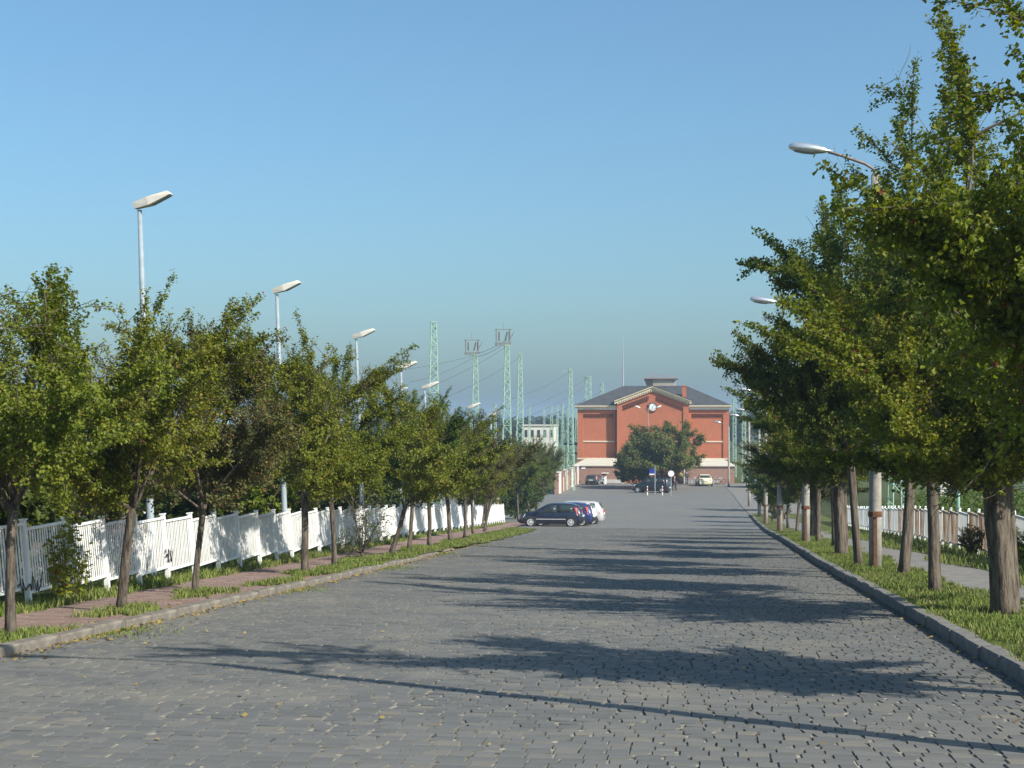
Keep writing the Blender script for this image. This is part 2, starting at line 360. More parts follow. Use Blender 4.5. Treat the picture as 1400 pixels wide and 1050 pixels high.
def strip(name, m, y0, y1, xa, xb, dz, step=1.0, nxs=4, kind='structure', label=None):
    ys = list(np.arange(y0, y1, step)) + [y1]
    V, F = [], []
    for y in ys:
        a = xa(y) if callable(xa) else xa; b = xb(y) if callable(xb) else xb
        for k in range(nxs + 1): V.append((a + (b - a) * k / nxs, y, gz(y) + (dz(y) if callable(dz) else dz)))
    n = nxs + 1
    for j in range(len(ys) - 1):
        for k in range(nxs): F.append((j*n+k, j*n+k+1, (j+1)*n+k+1, (j+1)*n+k))
    o = obj(name, np_mesh(name, V, F, m))
    return tag(o, kind=kind)

SETT_END = 92.0
road = strip('road', M['joint'], -4, SETT_END, lambda y: kl_x(y) - .02, lambda y: kr_x(y) + .02, -.012, 1.0, 6)
strip('road_far', M['paving'], SETT_END, 209, lambda y: kl_x(y) - .02, lambda y: kr_x(y) + .02, .0, 1.0, 12).name = 'forecourt_paving'

# ---- setts: rows across the road; the 300 nearest are objects, the rest one mesh
rng = np.random.default_rng(3)
def to_px(x, y, z):
    c, s = math.cos(TH), math.sin(TH); d = -x*s + y*c; r = x*c + y*s
    return 700 + 2200*r/d, 577 - 2200*(z - EYE)/d
setts = []; y = 7.6; row = 0
while y < SETT_END:
    pitch = .182 * rng.uniform(.93, 1.07)
    x = kl_x(y) + .03 - rng.random() * .15
    xe = kr_x(y) - .02
    while x < xe:
        w = rng.uniform(.13, .215)
        if x + w > xe: w = max(.09, xe - x)
        if x + w - .006 > kl_x(y) + .02:
            wav = .03 * math.sin(x * .9 + y * .11) + .008 * math.sin(x * 2.3 + row * .05)
            setts.append((x + w/2, y + wav + rng.normal(0, .002), w - rng.uniform(.006, .016), pitch - rng.uniform(.002, .006), rng.normal(0, .0011) - (.004 if rng.random() < .04 else 0), rng.normal(0, .004), rng.normal(0, .012)))
        x += w
    y += pitch; row += 1
S = np.array(setts)
slope = np.array([(gz(y + .2) - gz(y - .2)) / .4 for y in S[:, 1]])
zc = np.array([gz(y) for y in S[:, 1]]) + S[:, 4] + .004 * np.sin(S[:, 0] * 1.3 + S[:, 1] * .21) * np.sin(S[:, 1] * .6) + .0015 * np.sin(S[:, 0] * 3.1 - S[:, 1] * 1.1)
def vis(i):
    px, py = to_px(S[i, 0], S[i, 1], zc[i]); return (-10 < px < 1410 and py < 1056), py
near = sorted([(-vis(i)[1], i) for i in range(min(len(S), 3000)) if vis(i)[0]])[:300]
near_ids = [i for _, i in near]
def chip(V, rg):          # knocked off corners: V (n, 9, 3), rings of four corners
    n = len(V); hit = rg.random((n, 4)) < .19
    sgx, sgy = np.array([-1, 1, 1, -1]), np.array([-1, -1, 1, 1])
    dx = rg.uniform(.01, .028, (n, 4)) * hit; dy = rg.uniform(.01, .034, (n, 4)) * hit
    for r0 in (0, 4): V[:, r0:r0+4, 0] -= sgx * dx; V[:, r0:r0+4, 1] -= sgy * dy
def sett_rings(hx, hy):
    out = []
    for ix, iy, z in ((0, 0, -.036), (.004, .002, -.001)):      # the end joints open wider than the ones along the row
        out += [(-hx+ix, -hy+iy, z), (hx-ix, -hy+iy, z), (hx-ix, hy-iy, z), (-hx+ix, hy-iy, z)]
    out.append((0, 0, -.001)); return np.array(out)
SF = [(a+k, a+(k+1) % 4, a+4+(k+1) % 4, a+4+k) for a in (0,) for k in range(4)]
ST = [(4, 5, 8), (5, 6, 8), (6, 7, 8), (7, 4, 8)]
tri = [(q[0], q[1], q[2]) for q in SF] + [(q[0], q[2], q[3]) for q in SF] + ST
tri = np.array(tri)
variants = []
for k in range(12):
    v = sett_rings(.09, .076); v[:, :2] += rng.normal(0, .0035, (9, 2)); v[4:8, 2] += rng.normal(0, .0007, 4)
    me = np_mesh('cobblestone', v, tri, M['sett']); variants.append(me)
del variants[:]
for k in range(14):
    v = sett_rings(.09, .076); v[:, :2] += rng.normal(0, .002, (9, 2)); chip(v[None], rng); variants.append(np_mesh('cobblestone', v, tri, M['sett']))
for n_, i in enumerate(near_ids):
    o = bpy.data.objects.new('cobblestone', variants[int(rng.integers(12))])
    o.location = (S[i, 0], S[i, 1], zc[i]); o.scale = (S[i, 2] / .18, S[i, 3] / .152, 1)
    o.rotation_euler = (math.atan(slope[i]) + S[i, 5], S[i, 6], 0); link(o, road)
rest = np.ones(len(S), bool); rest[near_ids] = False
Q = S[rest]; zq = zc[rest]; sq = slope[rest]; n = len(Q)
b0 = sett_rings(1, 1)
hx = Q[:, 2] / 2; hy = Q[:, 3] / 2
insx = np.array([0]*4 + [.004]*4 + [0]); insy = np.array([0]*4 + [.002]*4 + [0])
sx = np.sign(b0[:, 0] * (np.abs(b0[:, 0]) > .5)); sy = np.sign(b0[:, 1] * (np.abs(b0[:, 1]) > .5))
X = sx[None, :] * (hx[:, None] - insx[None, :]); Y = sy[None, :] * (hy[:, None] - insy[None, :])
X += rng.normal(0, .002, X.shape); Y += rng.normal(0, .0015, Y.shape)
XY = np.stack([X, Y, X * 0], 2); chip(XY, rng); X, Y = XY[:, :, 0], XY[:, :, 1]
Z = b0[None, :, 2] + np.zeros_like(X); Z[:, 4:8] += rng.normal(0, .0007, (n, 4))
Zw = zq[:, None] + Z + Y * (sq + Q[:, 5])[:, None] + X * Q[:, 6][:, None]
V = np.stack([X + Q[:, 0:1], Y + Q[:, 1:2], Zw], 2).reshape(-1, 3)
F = (tri[None] + (np.arange(n) * 9)[:, None, None]).reshape(-1, 3)
tag(obj('cobblestones', np_mesh('cobblestones', V, F, M['sett']), road), kind='stuff')

# ---- kerbs, one stone after the other
def kerb(name, side, y0, y1, m, h_of, label):
    root = empty(name, (0, 0, 0)); tag(root, kind='structure')
    prof = [(0, -.2), (0, .115), (.02, .14), (.17, .145), (.17, -.2)]
    meshes = []
    for k in range(5):
        rr = random.Random(k + side * 9); mb = MB(); p = [(side * (a + rr.uniform(-.006, .006)), z + rr.uniform(-.008, .008)) for a, z in prof]
        if side < 0: p = p[::-1]
        mb.prism(p, (-.495, .495), 'y'); meshes.append(mb.mesh('kerb_stone', m))
    y = y0; k = 0
    while y < y1:
        ln = 1.0; ym = y + ln / 2; xf = kr_x if side > 0 else kl_x
        o = bpy.data.objects.new('kerb_stone', meshes[(k * 7 + k // 3) % 5])
        o.location = (xf(ym) + random.uniform(-.012, .012), ym, gz(ym) + h_of(ym) + random.uniform(-.008, .008))
        hd = math.atan2(-(xf(ym + .5) - xf(ym - .5)), 1.0)
        o.rotation_euler = (math.atan((gz(ym + .5) - gz(ym - .5))), 0, hd + random.uniform(-.008, .008)); link(o, root)
        y += ln + .004; k += 1
    return root
kerb('kerb', 1, 6, 132, M['kerb_grey'], lambda y: 0, '')
kerb('kerb', -1, 6, 62, M['kerb_warm'], lambda y: -.04 - .06 * smooth((y - 30) / 25), '')

# ---- pavements and verges
PL = lambda y: kl_x(y) - .17
def path_l(y): return min(fence_x(y) + .42, -8.9)
strip('footpath', M['paver_far'], 2, 45, path_l, PL, .055, 1, 3)
strip('footpath', M['paver_far'], 45, 106, lambda y: fence_x(y) + .4, lambda y: fence_x(y) + 1.75, .06, 1, 3)
strip('verge', M['verge'], 2, 108, lambda y: fence_x(y) - 1.5, lambda y: path_l(y) + .02 if y < 45 else fence_x(y) + .42, .05, 1, 3)
strip('verge', M['verge'], 31, 92, lambda y: (PL(y) - .95 - .25 * math.sin(y * .7)) if y < 45 else fence_x(y) + 1.7 + .1 * math.sin(y), lambda y: kl_x(y) - .1 + (.5 * smooth((y - 40) / 20)) + .1 * math.sin(y * 1.3), lambda y: .085 - .06 * smooth((y - 40) / 20), 1, 4)
strip('verge', M['verge'], 2, 134, lambda y: kr_x(y) + .17, lambda y: 4.55 + .12 * math.sin(y * .8) + max(0, kr_x(y) - 3), .12, 1, 4)
strip('footpath', M['asphalt'], 2, 134, lambda y: 4.4 + max(0, kr_x(y) - 3), lambda y: 6.15 + max(0, kr_x(y) - 3), .113, 1, 4)
strip('verge', M['verge'], 2, 134, lambda y: 5.85 + .2 * math.sin(y * .6) + max(0, kr_x(y) - 3), lambda y: 9.6, .125, 1, 3)
strip('pavement', M['asphalt'], 134, 209, lambda y: kr_x(y) + .02, lambda y: 16, .03, 2, 3)
strip('side_street', M['paving'], 110, 209, lambda y: -30, lambda y: kl_x(y) - .02, -.012, 2, 4)
# pavers of the red footpath, real joints
pv = []; y = 9.0; r_ = 0
while y < 42:
    x = PL(y) - .02 - (.1 if r_ % 2 else 0)
    while x - .2 > path_l(y) - .02:
        pv.append((x - .1, y + .05, rng.normal(0, .0025))); x -= .2
    y += .1; r_ += 1
P = np.array(pv); n = len(P)
bx = np.array([(-.098,-.048,-.02),(.098,-.048,-.02),(.098,.048,-.02),(-.098,.048,-.02),(-.092,-.042,.0),(.092,-.042,.0),(.092,.042,.0),(-.092,.042,.0)])
zt = np.array([gz(y) for y in P[:, 1]]) + .068 + P[:, 2]; sl_ = np.array([(gz(y+.1)-gz(y-.1))/.2 for y in P[:, 1]])
V = bx[None] + np.stack([P[:, 0], P[:, 1], zt], 1)[:, None]; V[:, :, 2] += bx[None, :, 1] * sl_[:, None] + bx[None, :, 0] * rng.normal(0, .01, (n, 1))
q = np.array([(4,5,6,7),(0,1,5,4),(1,2,6,5),(2,3,7,6),(3,0,4,7)])
tag(obj('paving_blocks', np_mesh('paving_blocks', V.reshape(-1, 3), (q[None] + (np.arange(n)*8)[:, None, None]).reshape(-1, 4), M['paver'])), kind='stuff')

# ---- grass blades on the verges and round the tree feet
def blades(name, pts, hmin, hmax, m, wid=.007, parent=None, label=None):
    pts = np.asarray(pts); n = len(pts)
    a = rng.uniform(0, 2*np.pi, n); h = rng.uniform(hmin, hmax, n) * rng.uniform(.6, 1.0, n); w = wid * rng.uniform(.7, 1.5, n)
    lean = rng.uniform(.1, .75, n) * h; b = rng.uniform(0, 2*np.pi, n)
    dx, dy = np.cos(a)*w, np.sin(a)*w
    p0 = pts + np.stack([-dx, -dy, np.zeros(n)], 1); p1 = pts + np.stack([dx, dy, np.zeros(n)], 1)
    mid = pts + np.stack([np.cos(b)*lean*.35, np.sin(b)*lean*.35, h*.6], 1)
    p2 = mid + np.stack([dx*.7, dy*.7, np.zeros(n)], 1); p3 = mid - np.stack([dx*.7, dy*.7, np.zeros(n)], 1)
    tp = pts + np.stack([np.cos(b)*lean, np.sin(b)*lean, h], 1)
    V = np.stack([p0, p1, p2, p3, tp], 1).reshape(-1, 3); o = np.arange(n)*5
    F = np.concatenate([np.stack([o, o+1, o+2], 1), np.stack([o, o+2, o+3], 1), np.stack([o+3, o+2, o+4], 1)])
    ob = obj(name, np_mesh(name, V, F, m), parent); return tag(ob, kind='stuff')
def scatter(n, y0, y1, xa, xb, dz, pw=1.0, keep=None):
    out = []
    while len(out) < n:
        y = y0 + (y1 - y0) * rng.random() ** pw; a, b = xa(y), xb(y); x = a + (b - a) * rng.random()
        if keep and rng.random() > keep(x, y): continue
        out.append((x, y, gz(y) + (dz(y) if callable(dz) else dz)))
    return out
def patch(x, y): return max(.03, .5 + .6 * math.sin(x * 3.1 + y * 1.7) * math.sin(y * .9 - x * 1.3) + .25 * math.sin(x * 9 + y * 4.1))
pts = scatter(62000, 12, 75, lambda y: kr_x(y) + .14 + .05 * math.sin(y * 3.1), lambda y: 4.55 + .2 * math.sin(y * .8) + .1 * math.sin(y * 2.9), .115, 1.7, lambda x, y: patch(x, y) * (.35 if x < kr_x(y) + .25 else 1))
blades('grass', pts, .04, .11, M['grass'], .006)
pts = scatter(15000, 18, 75, lambda y: 5.7 + .35 * math.sin(y * .6), lambda y: 8.3, .12, 1.3)
blades('grass', pts, .07, .22, M['grass'], .009)
pts = scatter(26000, 13, 100, lambda y: fence_x(y) - .5, lambda y: path_l(y) + .05 + .1 * math.sin(y * 1.9) if y < 45 else fence_x(y) + .45, .05, 1.5)
blades('grass', pts, .06, .2, M['grass'], .009)
pts = scatter(26000, 31, 88, lambda y: PL(y) - 1.0 - .25 * math.sin(y * .7), lambda y: kl_x(y) - .12 + (.5 * smooth((y - 40) / 20)) + .1 * math.sin(y * 1.3), lambda y: .08 - .06 * smooth((y - 40) / 20), 1.3, patch)
blades('grass', pts, .04, .12, M['grass'], .009)

pts = []
for tx_, ty_ in ((-7.52, 16.9), (-7.73, 20.8), (-7.94, 24.7), (-7.75, 31.1), (-7.5, 27.8)):
    for _ in range(1500):
        a = rng.uniform(0, 6.283); r_ = rng.random() ** .8 * (1 + .35 * math.sin(3 * a + ty_) + .2 * math.sin(7 * a)); x = tx_ + .1 + .4 * r_ * math.cos(a); y = ty_ + 1.0 * r_ * math.sin(a)
        if x < kl_x(y) - .14: pts.append((x, y, gz(y) + .06))
blades('grass', pts, .05, .15, M['grass'], .008)

# ---- leaf litter in the left gutter and sparse grass in the joints
def flakes(name, pts, size, m):
    pts = np.asarray(pts); n = len(pts); a = rng.uniform(0, 2*np.pi, n); s = size * rng.uniform(.6, 1.3, n)
    u = np.stack([np.cos(a)*s, np.sin(a)*s, rng.normal(0, .25, n)*s], 1); v = np.stack([-np.sin(a)*s*.7, np.cos(a)*s*.7, rng.normal(0, .25, n)*s], 1)
    up = np.array([0, 0, .012])
    V = np.stack([pts - u + up, pts + v + up, pts + u + up, pts - v + up], 1).reshape(-1, 3); o = np.arange(n)*4
    return tag(obj(name, np_mesh(name, V, np.stack([o, o+1, o+2, o+3], 1), m)), kind='stuff')
pts = scatter(1500, 12, 60, lambda y: kl_x(y) + .01, lambda y: kl_x(y) + .05 + .5 * rng.random() ** 2, 0, 1.2)
pts += scatter(260, 10, 60, lambda y: kl_x(y), lambda y: kr_x(y), .004, 1.2) + scatter(240, 12, 60, lambda y: kl_x(y) - .5, lambda y: kl_x(y) - .1, .075, 1.1)
pts += scatter(200, 12, 60, lambda y: kr_x(y) - .5 * rng.random() ** 2, lambda y: kr_x(y) - .02, .004, 1.2)
flakes('fallen_leaves', pts, .028, M['litter'])
pts = scatter(2600, 16, 60, lambda y: kl_x(y), lambda y: kl_x(y) + .9 * rng.random() ** 1.5, -.01, 1.0, lambda x, y: max(0, math.sin(y * 1.1) * math.sin(y * .37 + 1)) ** 2)
blades('joint_grass', pts, .02, .05, M['grass'], .008)

# ------------------------------------------------------------------ fences of level panels stepping down the slope
def make_fence(side, label, pitch, y0, y1, fx, m, lean, h_post, zb, zt, nsl, singly, rust=()):
    yb = (y0 + y1) / 2
    root = empty('slat_fence', (fx(y0), y0, gz(y0) + .1)); tag(root, label, 'fence'); L0 = Vector(root.location)
    pm = MB(); pm.box((0, 0, h_post/2 - .05), (.075, .075, h_post + .1)); pm.box((0, 0, h_post + .012), (.1, .1, .024))
    post = pm.mesh('post', m)
    if side > 0:
        pm = MB(); pm.box((0, 0, h_post/2 - .05), (.07, .07, h_post + .1)); pm.lathe([(.036, h_post), (.042, h_post + .02), (.028, h_post + .05)], 8); post = pm.mesh('post', m)
    mats_ = [m] + ([M['rusty']] if rust else [])
    cache = {}
    for mi, mm in enumerate(mats_):
        span = pitch - .085
        rails = MB(); rails.box((0, 0, 0), (.055, span, .04))
        sl1 = MB(); sl1.box((0, 0, 0), (.009, .042, zt - zb - .085))
        al = MB()
        for k in range(nsl): al.box((0, -span/2 + (k + .5) * span / nsl, (zt + zb) / 2), (.009 if side < 0 else .03, .042 if side < 0 else .062, zt - zb - .085))
        cache[mi] = (rails.mesh('rail', mm), sl1.mesh('slat', mm), al.mesh('slats', mm))
    y = y0; k = 0; left = singly
    while y < y1:
        x = fx(y); xn = fx(y + pitch); ym = y + pitch / 2; hd = math.atan2(-(xn - x), pitch)
        rr = random.Random(k * 13 + side)
        ps = bpy.data.objects.new('post', post); ps.location = Vector((x, y, gz(y) + .1)) - L0; ps.rotation_euler = (rr.uniform(-.012, .012), lean + rr.uniform(-.012, .012), hd); link(ps, root)
        mi = 1 if (k in rust) else 0
        rl, s1, sa = cache[mi]
        pn = bpy.data.objects.new('fence_panel', None); pn.location = Vector(((x + xn) / 2, ym, gz(ym) + .1)) - L0
        pn.rotation_euler = (rr.uniform(-.01, .01), lean + rr.uniform(-.012, .012), hd); link(pn, root)
        for zz in (zt - .02, zb + .02):
            ro_ = bpy.data.objects.new('rail', rl); ro_.location = (0, 0, zz); link(ro_, pn)
        if mi: pn['label'] = 'rust streaked panel'
        if left >= nsl:
            span = pitch - .085
            for q in range(nsl):
                so_ = bpy.data.objects.new('slat', s1); so_.location = (rr.uniform(-.002, .002), -span/2 + (q + .5) * span / nsl, (zt + zb) / 2)
                so_.rotation_euler = (rr.uniform(-.008, .008), 0, 0); link(so_, pn)
            left -= nsl
        else:
            so_ = bpy.data.objects.new('slats', sa); tag(so_, kind='stuff'); link(so_, pn)
        y += pitch; k += 1
    ps = bpy.data.objects.new('post', post); ps.location = Vector((fx(y), y, gz(y) + .1)) - L0; ps.rotation_euler = (0, lean, 0); link(ps, root)
    return root
fl = make_fence(-1, 'long white slatted steel fence stepping downhill along the red left footpath', 1.66, 18.35, 106, fence_x, M['white'], -.085, 1.17, .17, 1.1, 17, 300)
def fence_xr(y): return lerp_tab([0, 38, 51, 98, 120], [7.3, 7.3, 7.38, 8.9, 9.4], y)
fr_ = make_fence(1, 'rusty white slatted steel fence along the grey path behind the right hand trees', 1.68, 30.5, 112, fence_xr, M['white'], .01, 1.2, .17, 1.12, 15, 0, rust=(7, 8, 10, 11, 13, 15, 16, 18, 19, 20, 23))
# scribbled black spray tags on the left fence
def scribble(y, z, w, h, seed):
    rr = random.Random(seed); pts = []
    for k in range(16):
        t = k / 15; pts.append((0, (t - .5) * w + rr.uniform(-.06, .06), z + (rr.random() - .5) * h))
    mb = MB()
    for a, b in zip(pts[:-1], pts[1:]):
        d = Vector(b) - Vector(a); n_ = Vector((0, -d.z, d.y)).normalized() * .014
        mb.hexa([Vector(a) - n_ , Vector(a) + n_, Vector(b) + n_, Vector(b) - n_], [Vector(a) - n_ + Vector((.002, 0, 0)), Vector(a) + n_ + Vector((.002, 0, 0)), Vector(b) + n_ + Vector((.002, 0, 0)), Vector(b) - n_ + Vector((.002, 0, 0))])
    o = mb.build('graffiti', M['black'], fl)
    o.location = Vector((fence_x(y) + .05, y, gz(y) + .1)) - Vector(fl.location); o.rotation_euler = (0, -.085, 0)
scribble(21.7, .28, .8, .28, 3); scribble(28.3, .42, .4, .3, 5)

# ------------------------------------------------------------------ trees: limbs, twigs and leaves grown from a seed
def rotdir(d, ang, rr):
    d = d.normalized(); o = d.orthogonal().normalized(); o = Matrix.Rotation(rr.uniform(0, 2*math.pi), 3, d) @ o
    return (d * math.cos(ang) + o * math.sin(ang)).normalized()
def grow(d, p, length, rr, wander, up, n):
    pts = [p.copy()]; d = d.normalized()
    for i in range(n):
        d = (d + Vector((rr.gauss(0, wander), rr.gauss(0, wander), rr.gauss(0, wander) + up))).normalized()
        p = p + d * (length / n); pts.append(p.copy())
    return pts
def along(pts, t):
    f = t * (len(pts) - 1); i = min(int(f), len(pts) - 2); return pts[i].lerp(pts[i + 1], f - i), (pts[i + 1] - pts[i]).normalized()
def tree_meshes(seed, H, th, RAD, r0, nl, leaf, dens, leafm, n2=8, n3=6, shoots=26, squash=1.0, lowcrown=.0, hang=0.0, multi=False, bare=0.0, nside=12, shoot_len=(.7, 1.4), ax=1.0, rise=(.05, .7), zmin=.45, open_top=9.0, spm=1.0):
    rr = random.Random(seed); nr = np.random.default_rng(seed)
    trunk, tw = MB(), MB()
    top = grow(Vector((0, 0, 1)), Vector((0, 0, -.15)), th + .15, rr, .05, .05, 6)
    trunk.tube(top, [r0 * 1.3, r0 * 1.06, r0 * .96, r0 * .92, r0 * .92, r0 * .95, r0 * .9], nside, rough=.16, rng=rr)
    if multi:
        for k in range(3):
            a = rr.uniform(0, 6.28); q = Vector((math.cos(a), math.sin(a), 0)) * r0 * .6
            trunk.tube([q + Vector((0, 0, -.15))] + [q * (1 - .1 * i) + Vector((0, 0, th * i / 4)) for i in range(1, 5)], [r0 * .75, r0 * .6, r0 * .55, r0 * .5, r0 * .4], 9, rough=.15, rng=rr)
    zc_, zb_ = th + (H - th) * .48, (H - th) * .56
    def inside(p, k=1.0):
        b = zb_ if p.z > zc_ else zb_ * (1.0 + lowcrown)
        return ((p.x / ax)**2 + (p.y * ax**.5)**2) / (RAD * k)**2 + (p.z - zc_)**2 / (b * k)**2 < 1
    segs = []                                   # leafy lines: (pts, density scale, spread)
    limbs = []
    a0 = rr.uniform(0, 6.28)
    for i in range(nl):
        az = a0 + 2*math.pi * i / nl + rr.uniform(-.35, .35); pol = R(rr.uniform(14, 72)) if i else R(8)
        t0 = rr.uniform(.82, 1.0); p, _ = along(top, t0)
        d = Vector((math.cos(az)*math.sin(pol), math.sin(az)*math.sin(pol), math.cos(pol)))
        ln = 0; q = p.copy(); 
        while ln < H and (inside(q, .9) or ln < .35): q = q + d * .08; ln += .08
        ln *= rr.uniform(.75, 1.05)
        pts = grow(d, p, max(ln, .6), rr, .09, .03 if not hang else -.02, 9)
        rb = r0 * rr.uniform(.38, .55)
        trunk.tube(pts, [rb * (1 - .86 * k / 9) for k in range(10)], 7, rough=.08, rng=rr)
        limbs.append((pts, ln, rb))
    for pts, ln, rb in limbs:
        for j in range(n2):
            t = .12 + .88 * (j + rr.random()) / n2; p, d = along(pts, min(t, .98))
            d2 = rotdir(d, R(rr.uniform(35, 80)), rr); d2.z += .15 - hang * .5
            l2 = max(.45, ln * rr.uniform(.28, .5) * (1.15 - .5 * t)); 
            q = p + d2.normalized() * l2
            if not inside(q, 1.05): l2 *= .6
            p2 = grow(d2, p, l2, rr, .14, .05 - hang * .12, 6)
            tw.tube(p2, [max(.004, rb * .3 * (1 - .8 * k / 6)) for k in range(7)], 4, cap=False)
            segs.append((p2[2:], .6, .055))
            for k in range(n3):
                t3 = .2 + .8 * (k + rr.random()) / n3; p, d = along(p2, min(t3, .98))
                d3 = rotdir(d, R(rr.uniform(30, 75)), rr); d3.z += .1 - hang * .4
                p3 = grow(d3, p, rr.uniform(.28, .62) * (H / 5.0) ** .7, rr, .18, .02 - hang * .15, 4)
                tw.tube(p3, [.006, .005, .0045, .004, .003], 3, cap=False)
                if rr.random() >= bare and not (p3[-1].z > th + open_top * (H - th) and rr.random() < .6): segs.append((p3, 1.0, .05))
    for s in range(shoots):
        pts, ln, rb = rr.choice(limbs); t = rr.uniform(.6, 1.0); p, d = along(pts, t)
        out = Vector((p.x, p.y, 0)); out = out.normalized() if out.length > .05 else Vector((1, 0, 0))
        d = (d * .6 + out * rr.uniform(.2, .9) + Vector((0, 0, rr.uniform(*rise)))); d.x *= ax; d = d.normalized()
        p4 = grow(d, p, rr.uniform(*shoot_len) * (H / 5.5), rr, .06, -.015, 7)
        tw.tube(p4, [.011, .01, .009, .008, .006, .005, .004, .003], 4, cap=False)
        segs.append((p4, 1.3, .045))
        for k in range(3):
            p, dd = along(p4, rr.uniform(.2, .8)); p5 = grow(rotdir(dd, R(40), rr), p, rr.uniform(.15, .35), rr, .1, .0, 3); segs.append((p5, 1.2, .045))
    # leaves
    P = []; C = []
    for pts, ds, sp in segs:
        A = np.array([tuple(p) for p in pts]); ln = np.linalg.norm(np.diff(A, axis=0), axis=1).sum(); n = int(ln * dens * ds + nr.random())
        if n < 1: continue
        t = nr.random(n) * (len(A) - 1); i = np.minimum(t.astype(int), len(A) - 2); fr = (t - i)[:, None]
        P.append(A[i] * (1 - fr) + A[i + 1] * fr + nr.normal(0, sp * .75 * spm, (n, 3)))
    P = np.concatenate(P); P = P[P[:, 2] > zmin + nr.normal(0, .12, len(P))]; n = len(P)
    nm = nr.normal(0, 1, (n, 3)); nm[:, 2] = np.abs(nm[:, 2]) + .35
    rad = P - np.array([0, 0, zc_]); rad /= np.maximum(np.linalg.norm(rad, axis=1, keepdims=True), .1); nm += rad * .6
    nm /= np.linalg.norm(nm, axis=1, keepdims=True)
    u = np.cross(nm, nr.normal(0, 1, (n, 3))); u /= np.maximum(np.linalg.norm(u, axis=1, keepdims=True), 1e-3); w = np.cross(nm, u)
    s = (leaf * nr.uniform(.65, 1.25, n))[:, None]
    V = np.stack([P - u*s*.5, P + w*s*.4 + nm*s*.1, P + u*s*.55 - nm*s*.06, P - w*s*.4 + nm*s*.1], 1).reshape(-1, 3); o = np.arange(n) * 4
    crown = np_mesh('crown', V, np.stack([o, o+1, o+2, o+3], 1), leafm)
    tm = trunk.mesh('trunk', M['bark'], True); bm_ = tw.mesh('branches', M['twig'])
    return tm, bm_, crown
def plant(kind, meshes, x, y, z, rz, label, group, cat='tree', tilt=(0, 0), s=1.0, leafm=None, names=('trunk', 'branches', 'crown'), sz=None):
    root = bpy.data.objects.new(kind, None); root.location = (x, y, z)
    mt = Matrix.Rotation(tilt[0], 3, 'X') @ Matrix.Rotation(tilt[1], 3, 'Y') @ Matrix.Rotation(rz, 3, 'Z')
    root.rotation_euler = mt.to_euler(); root.scale = (s, s, s * (sz or 1)); link(root); tag(root, label, cat, group)
    for nme, me in zip(names, meshes):
        o = bpy.data.objects.new(nme, me); link(o, root)
        if nme in ('crown', 'foliage') and leafm:
            o.material_slots[0].link = 'OBJECT'; o.material_slots[0].material = leafm
    return root

TL = [tree_meshes(11, 4.2, 1.65, 1.75, .06, 9, .046, 175, M['leaf'], 9, 8, 66, shoot_len=(.8, 2.1), ax=1.2, zmin=1.5, open_top=.52),
      tree_meshes(23, 4.35, 1.7, 1.8, .068, 9, .046, 175, M['leaf'], 9, 8, 70, shoot_len=(.8, 2.2), ax=1.2, zmin=1.55, open_top=.52),
      tree_meshes(37, 4.1, 1.6, 1.7, .062, 8, .046, 175, M['leaf'], 9, 8, 60, shoot_len=(.8, 2.0), ax=1.2, zmin=1.45, open_top=.52),
      tree_meshes(41, 3.8, 1.6, 1.6, .055, 8, .062, 110, M['leaf'], 8, 6, 34, shoot_len=(.6, 1.5), ax=1.1, zmin=1.45, open_top=.6)]
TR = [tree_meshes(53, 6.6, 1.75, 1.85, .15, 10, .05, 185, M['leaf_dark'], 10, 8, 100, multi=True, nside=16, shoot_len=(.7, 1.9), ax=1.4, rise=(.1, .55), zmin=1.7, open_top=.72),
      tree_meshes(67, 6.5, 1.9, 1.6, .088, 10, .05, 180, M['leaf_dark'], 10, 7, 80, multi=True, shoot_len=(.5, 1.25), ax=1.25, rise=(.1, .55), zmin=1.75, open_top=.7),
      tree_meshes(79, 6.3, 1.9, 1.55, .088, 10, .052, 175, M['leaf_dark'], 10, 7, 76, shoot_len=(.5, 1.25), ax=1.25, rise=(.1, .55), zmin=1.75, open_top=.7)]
print('leaves', [len(t[2].polygons) for t in TL + TR])
GL = 'hawthorn trees along the left pavement'; GR = 'hawthorn trees along the right verge'
def left_tree(v, x, y, rz, label, tilt=(0, 0), s=1.0, lm=None, sz=None):
    return plant('hawthorn_tree', TL[v], x, y, gz(y) + .1, rz, label, GL, tilt=tilt, s=s, leafm=lm, sz=sz)
left_tree(0, -7.52, 16.9, 0.0, 'slim leaning hawthorn in the near left corner, first tree of the left pavement', (0, .075), 0.93)
left_tree(1, -7.73, 20.8, 0.0, 'hawthorn leaning right on the red pavement before bright white fence bays, second in row', (0, .055), 0.92)
left_tree(2, -7.94, 24.7, 3.14159, 'straight thin dark stemmed hawthorn on the red pavement, third of the left row', (0, .0), 0.9, M['leaf_brown'])
left_tree(1, -7.75, 31.1, 3.14159, 'forked wide crowned hawthorn on the left verge beside the second lamp post', (0, .06), 1.03)
left_tree(2, -8.1, 35.1, 0.0, 'dense hawthorn close behind the forked one on the left verge', (0, .045), 1.0)
left_tree(3, -8.0, 41.2, 0.0, 'hawthorn with a strongly slanting stem beside the sparse sapling on the left', (0, .3), 1.05)
left_tree(0, -8.2, 44.9, 3.14159, 'slender upright hawthorn just behind the slanting stem on the left', (0, 0), 1.0, M['leaf_bright'])
left_tree(3, -8.3, 48.9, 0.0, 'small straight hawthorn before a shadowed white fence bay, seventh of the left row', (0, 0), 1.05)
left_tree(1, -8.55, 54.8, 3.14159, 'twin stemmed looking hawthorn midway along the white fence with thick stem', (0, 0), 1.02)
left_tree(2, -8.9, 60.5, 0.0, 'brownish hawthorn with thin bare twigs midway down the left row', (0, .1), 1.0, M['leaf_brown'])
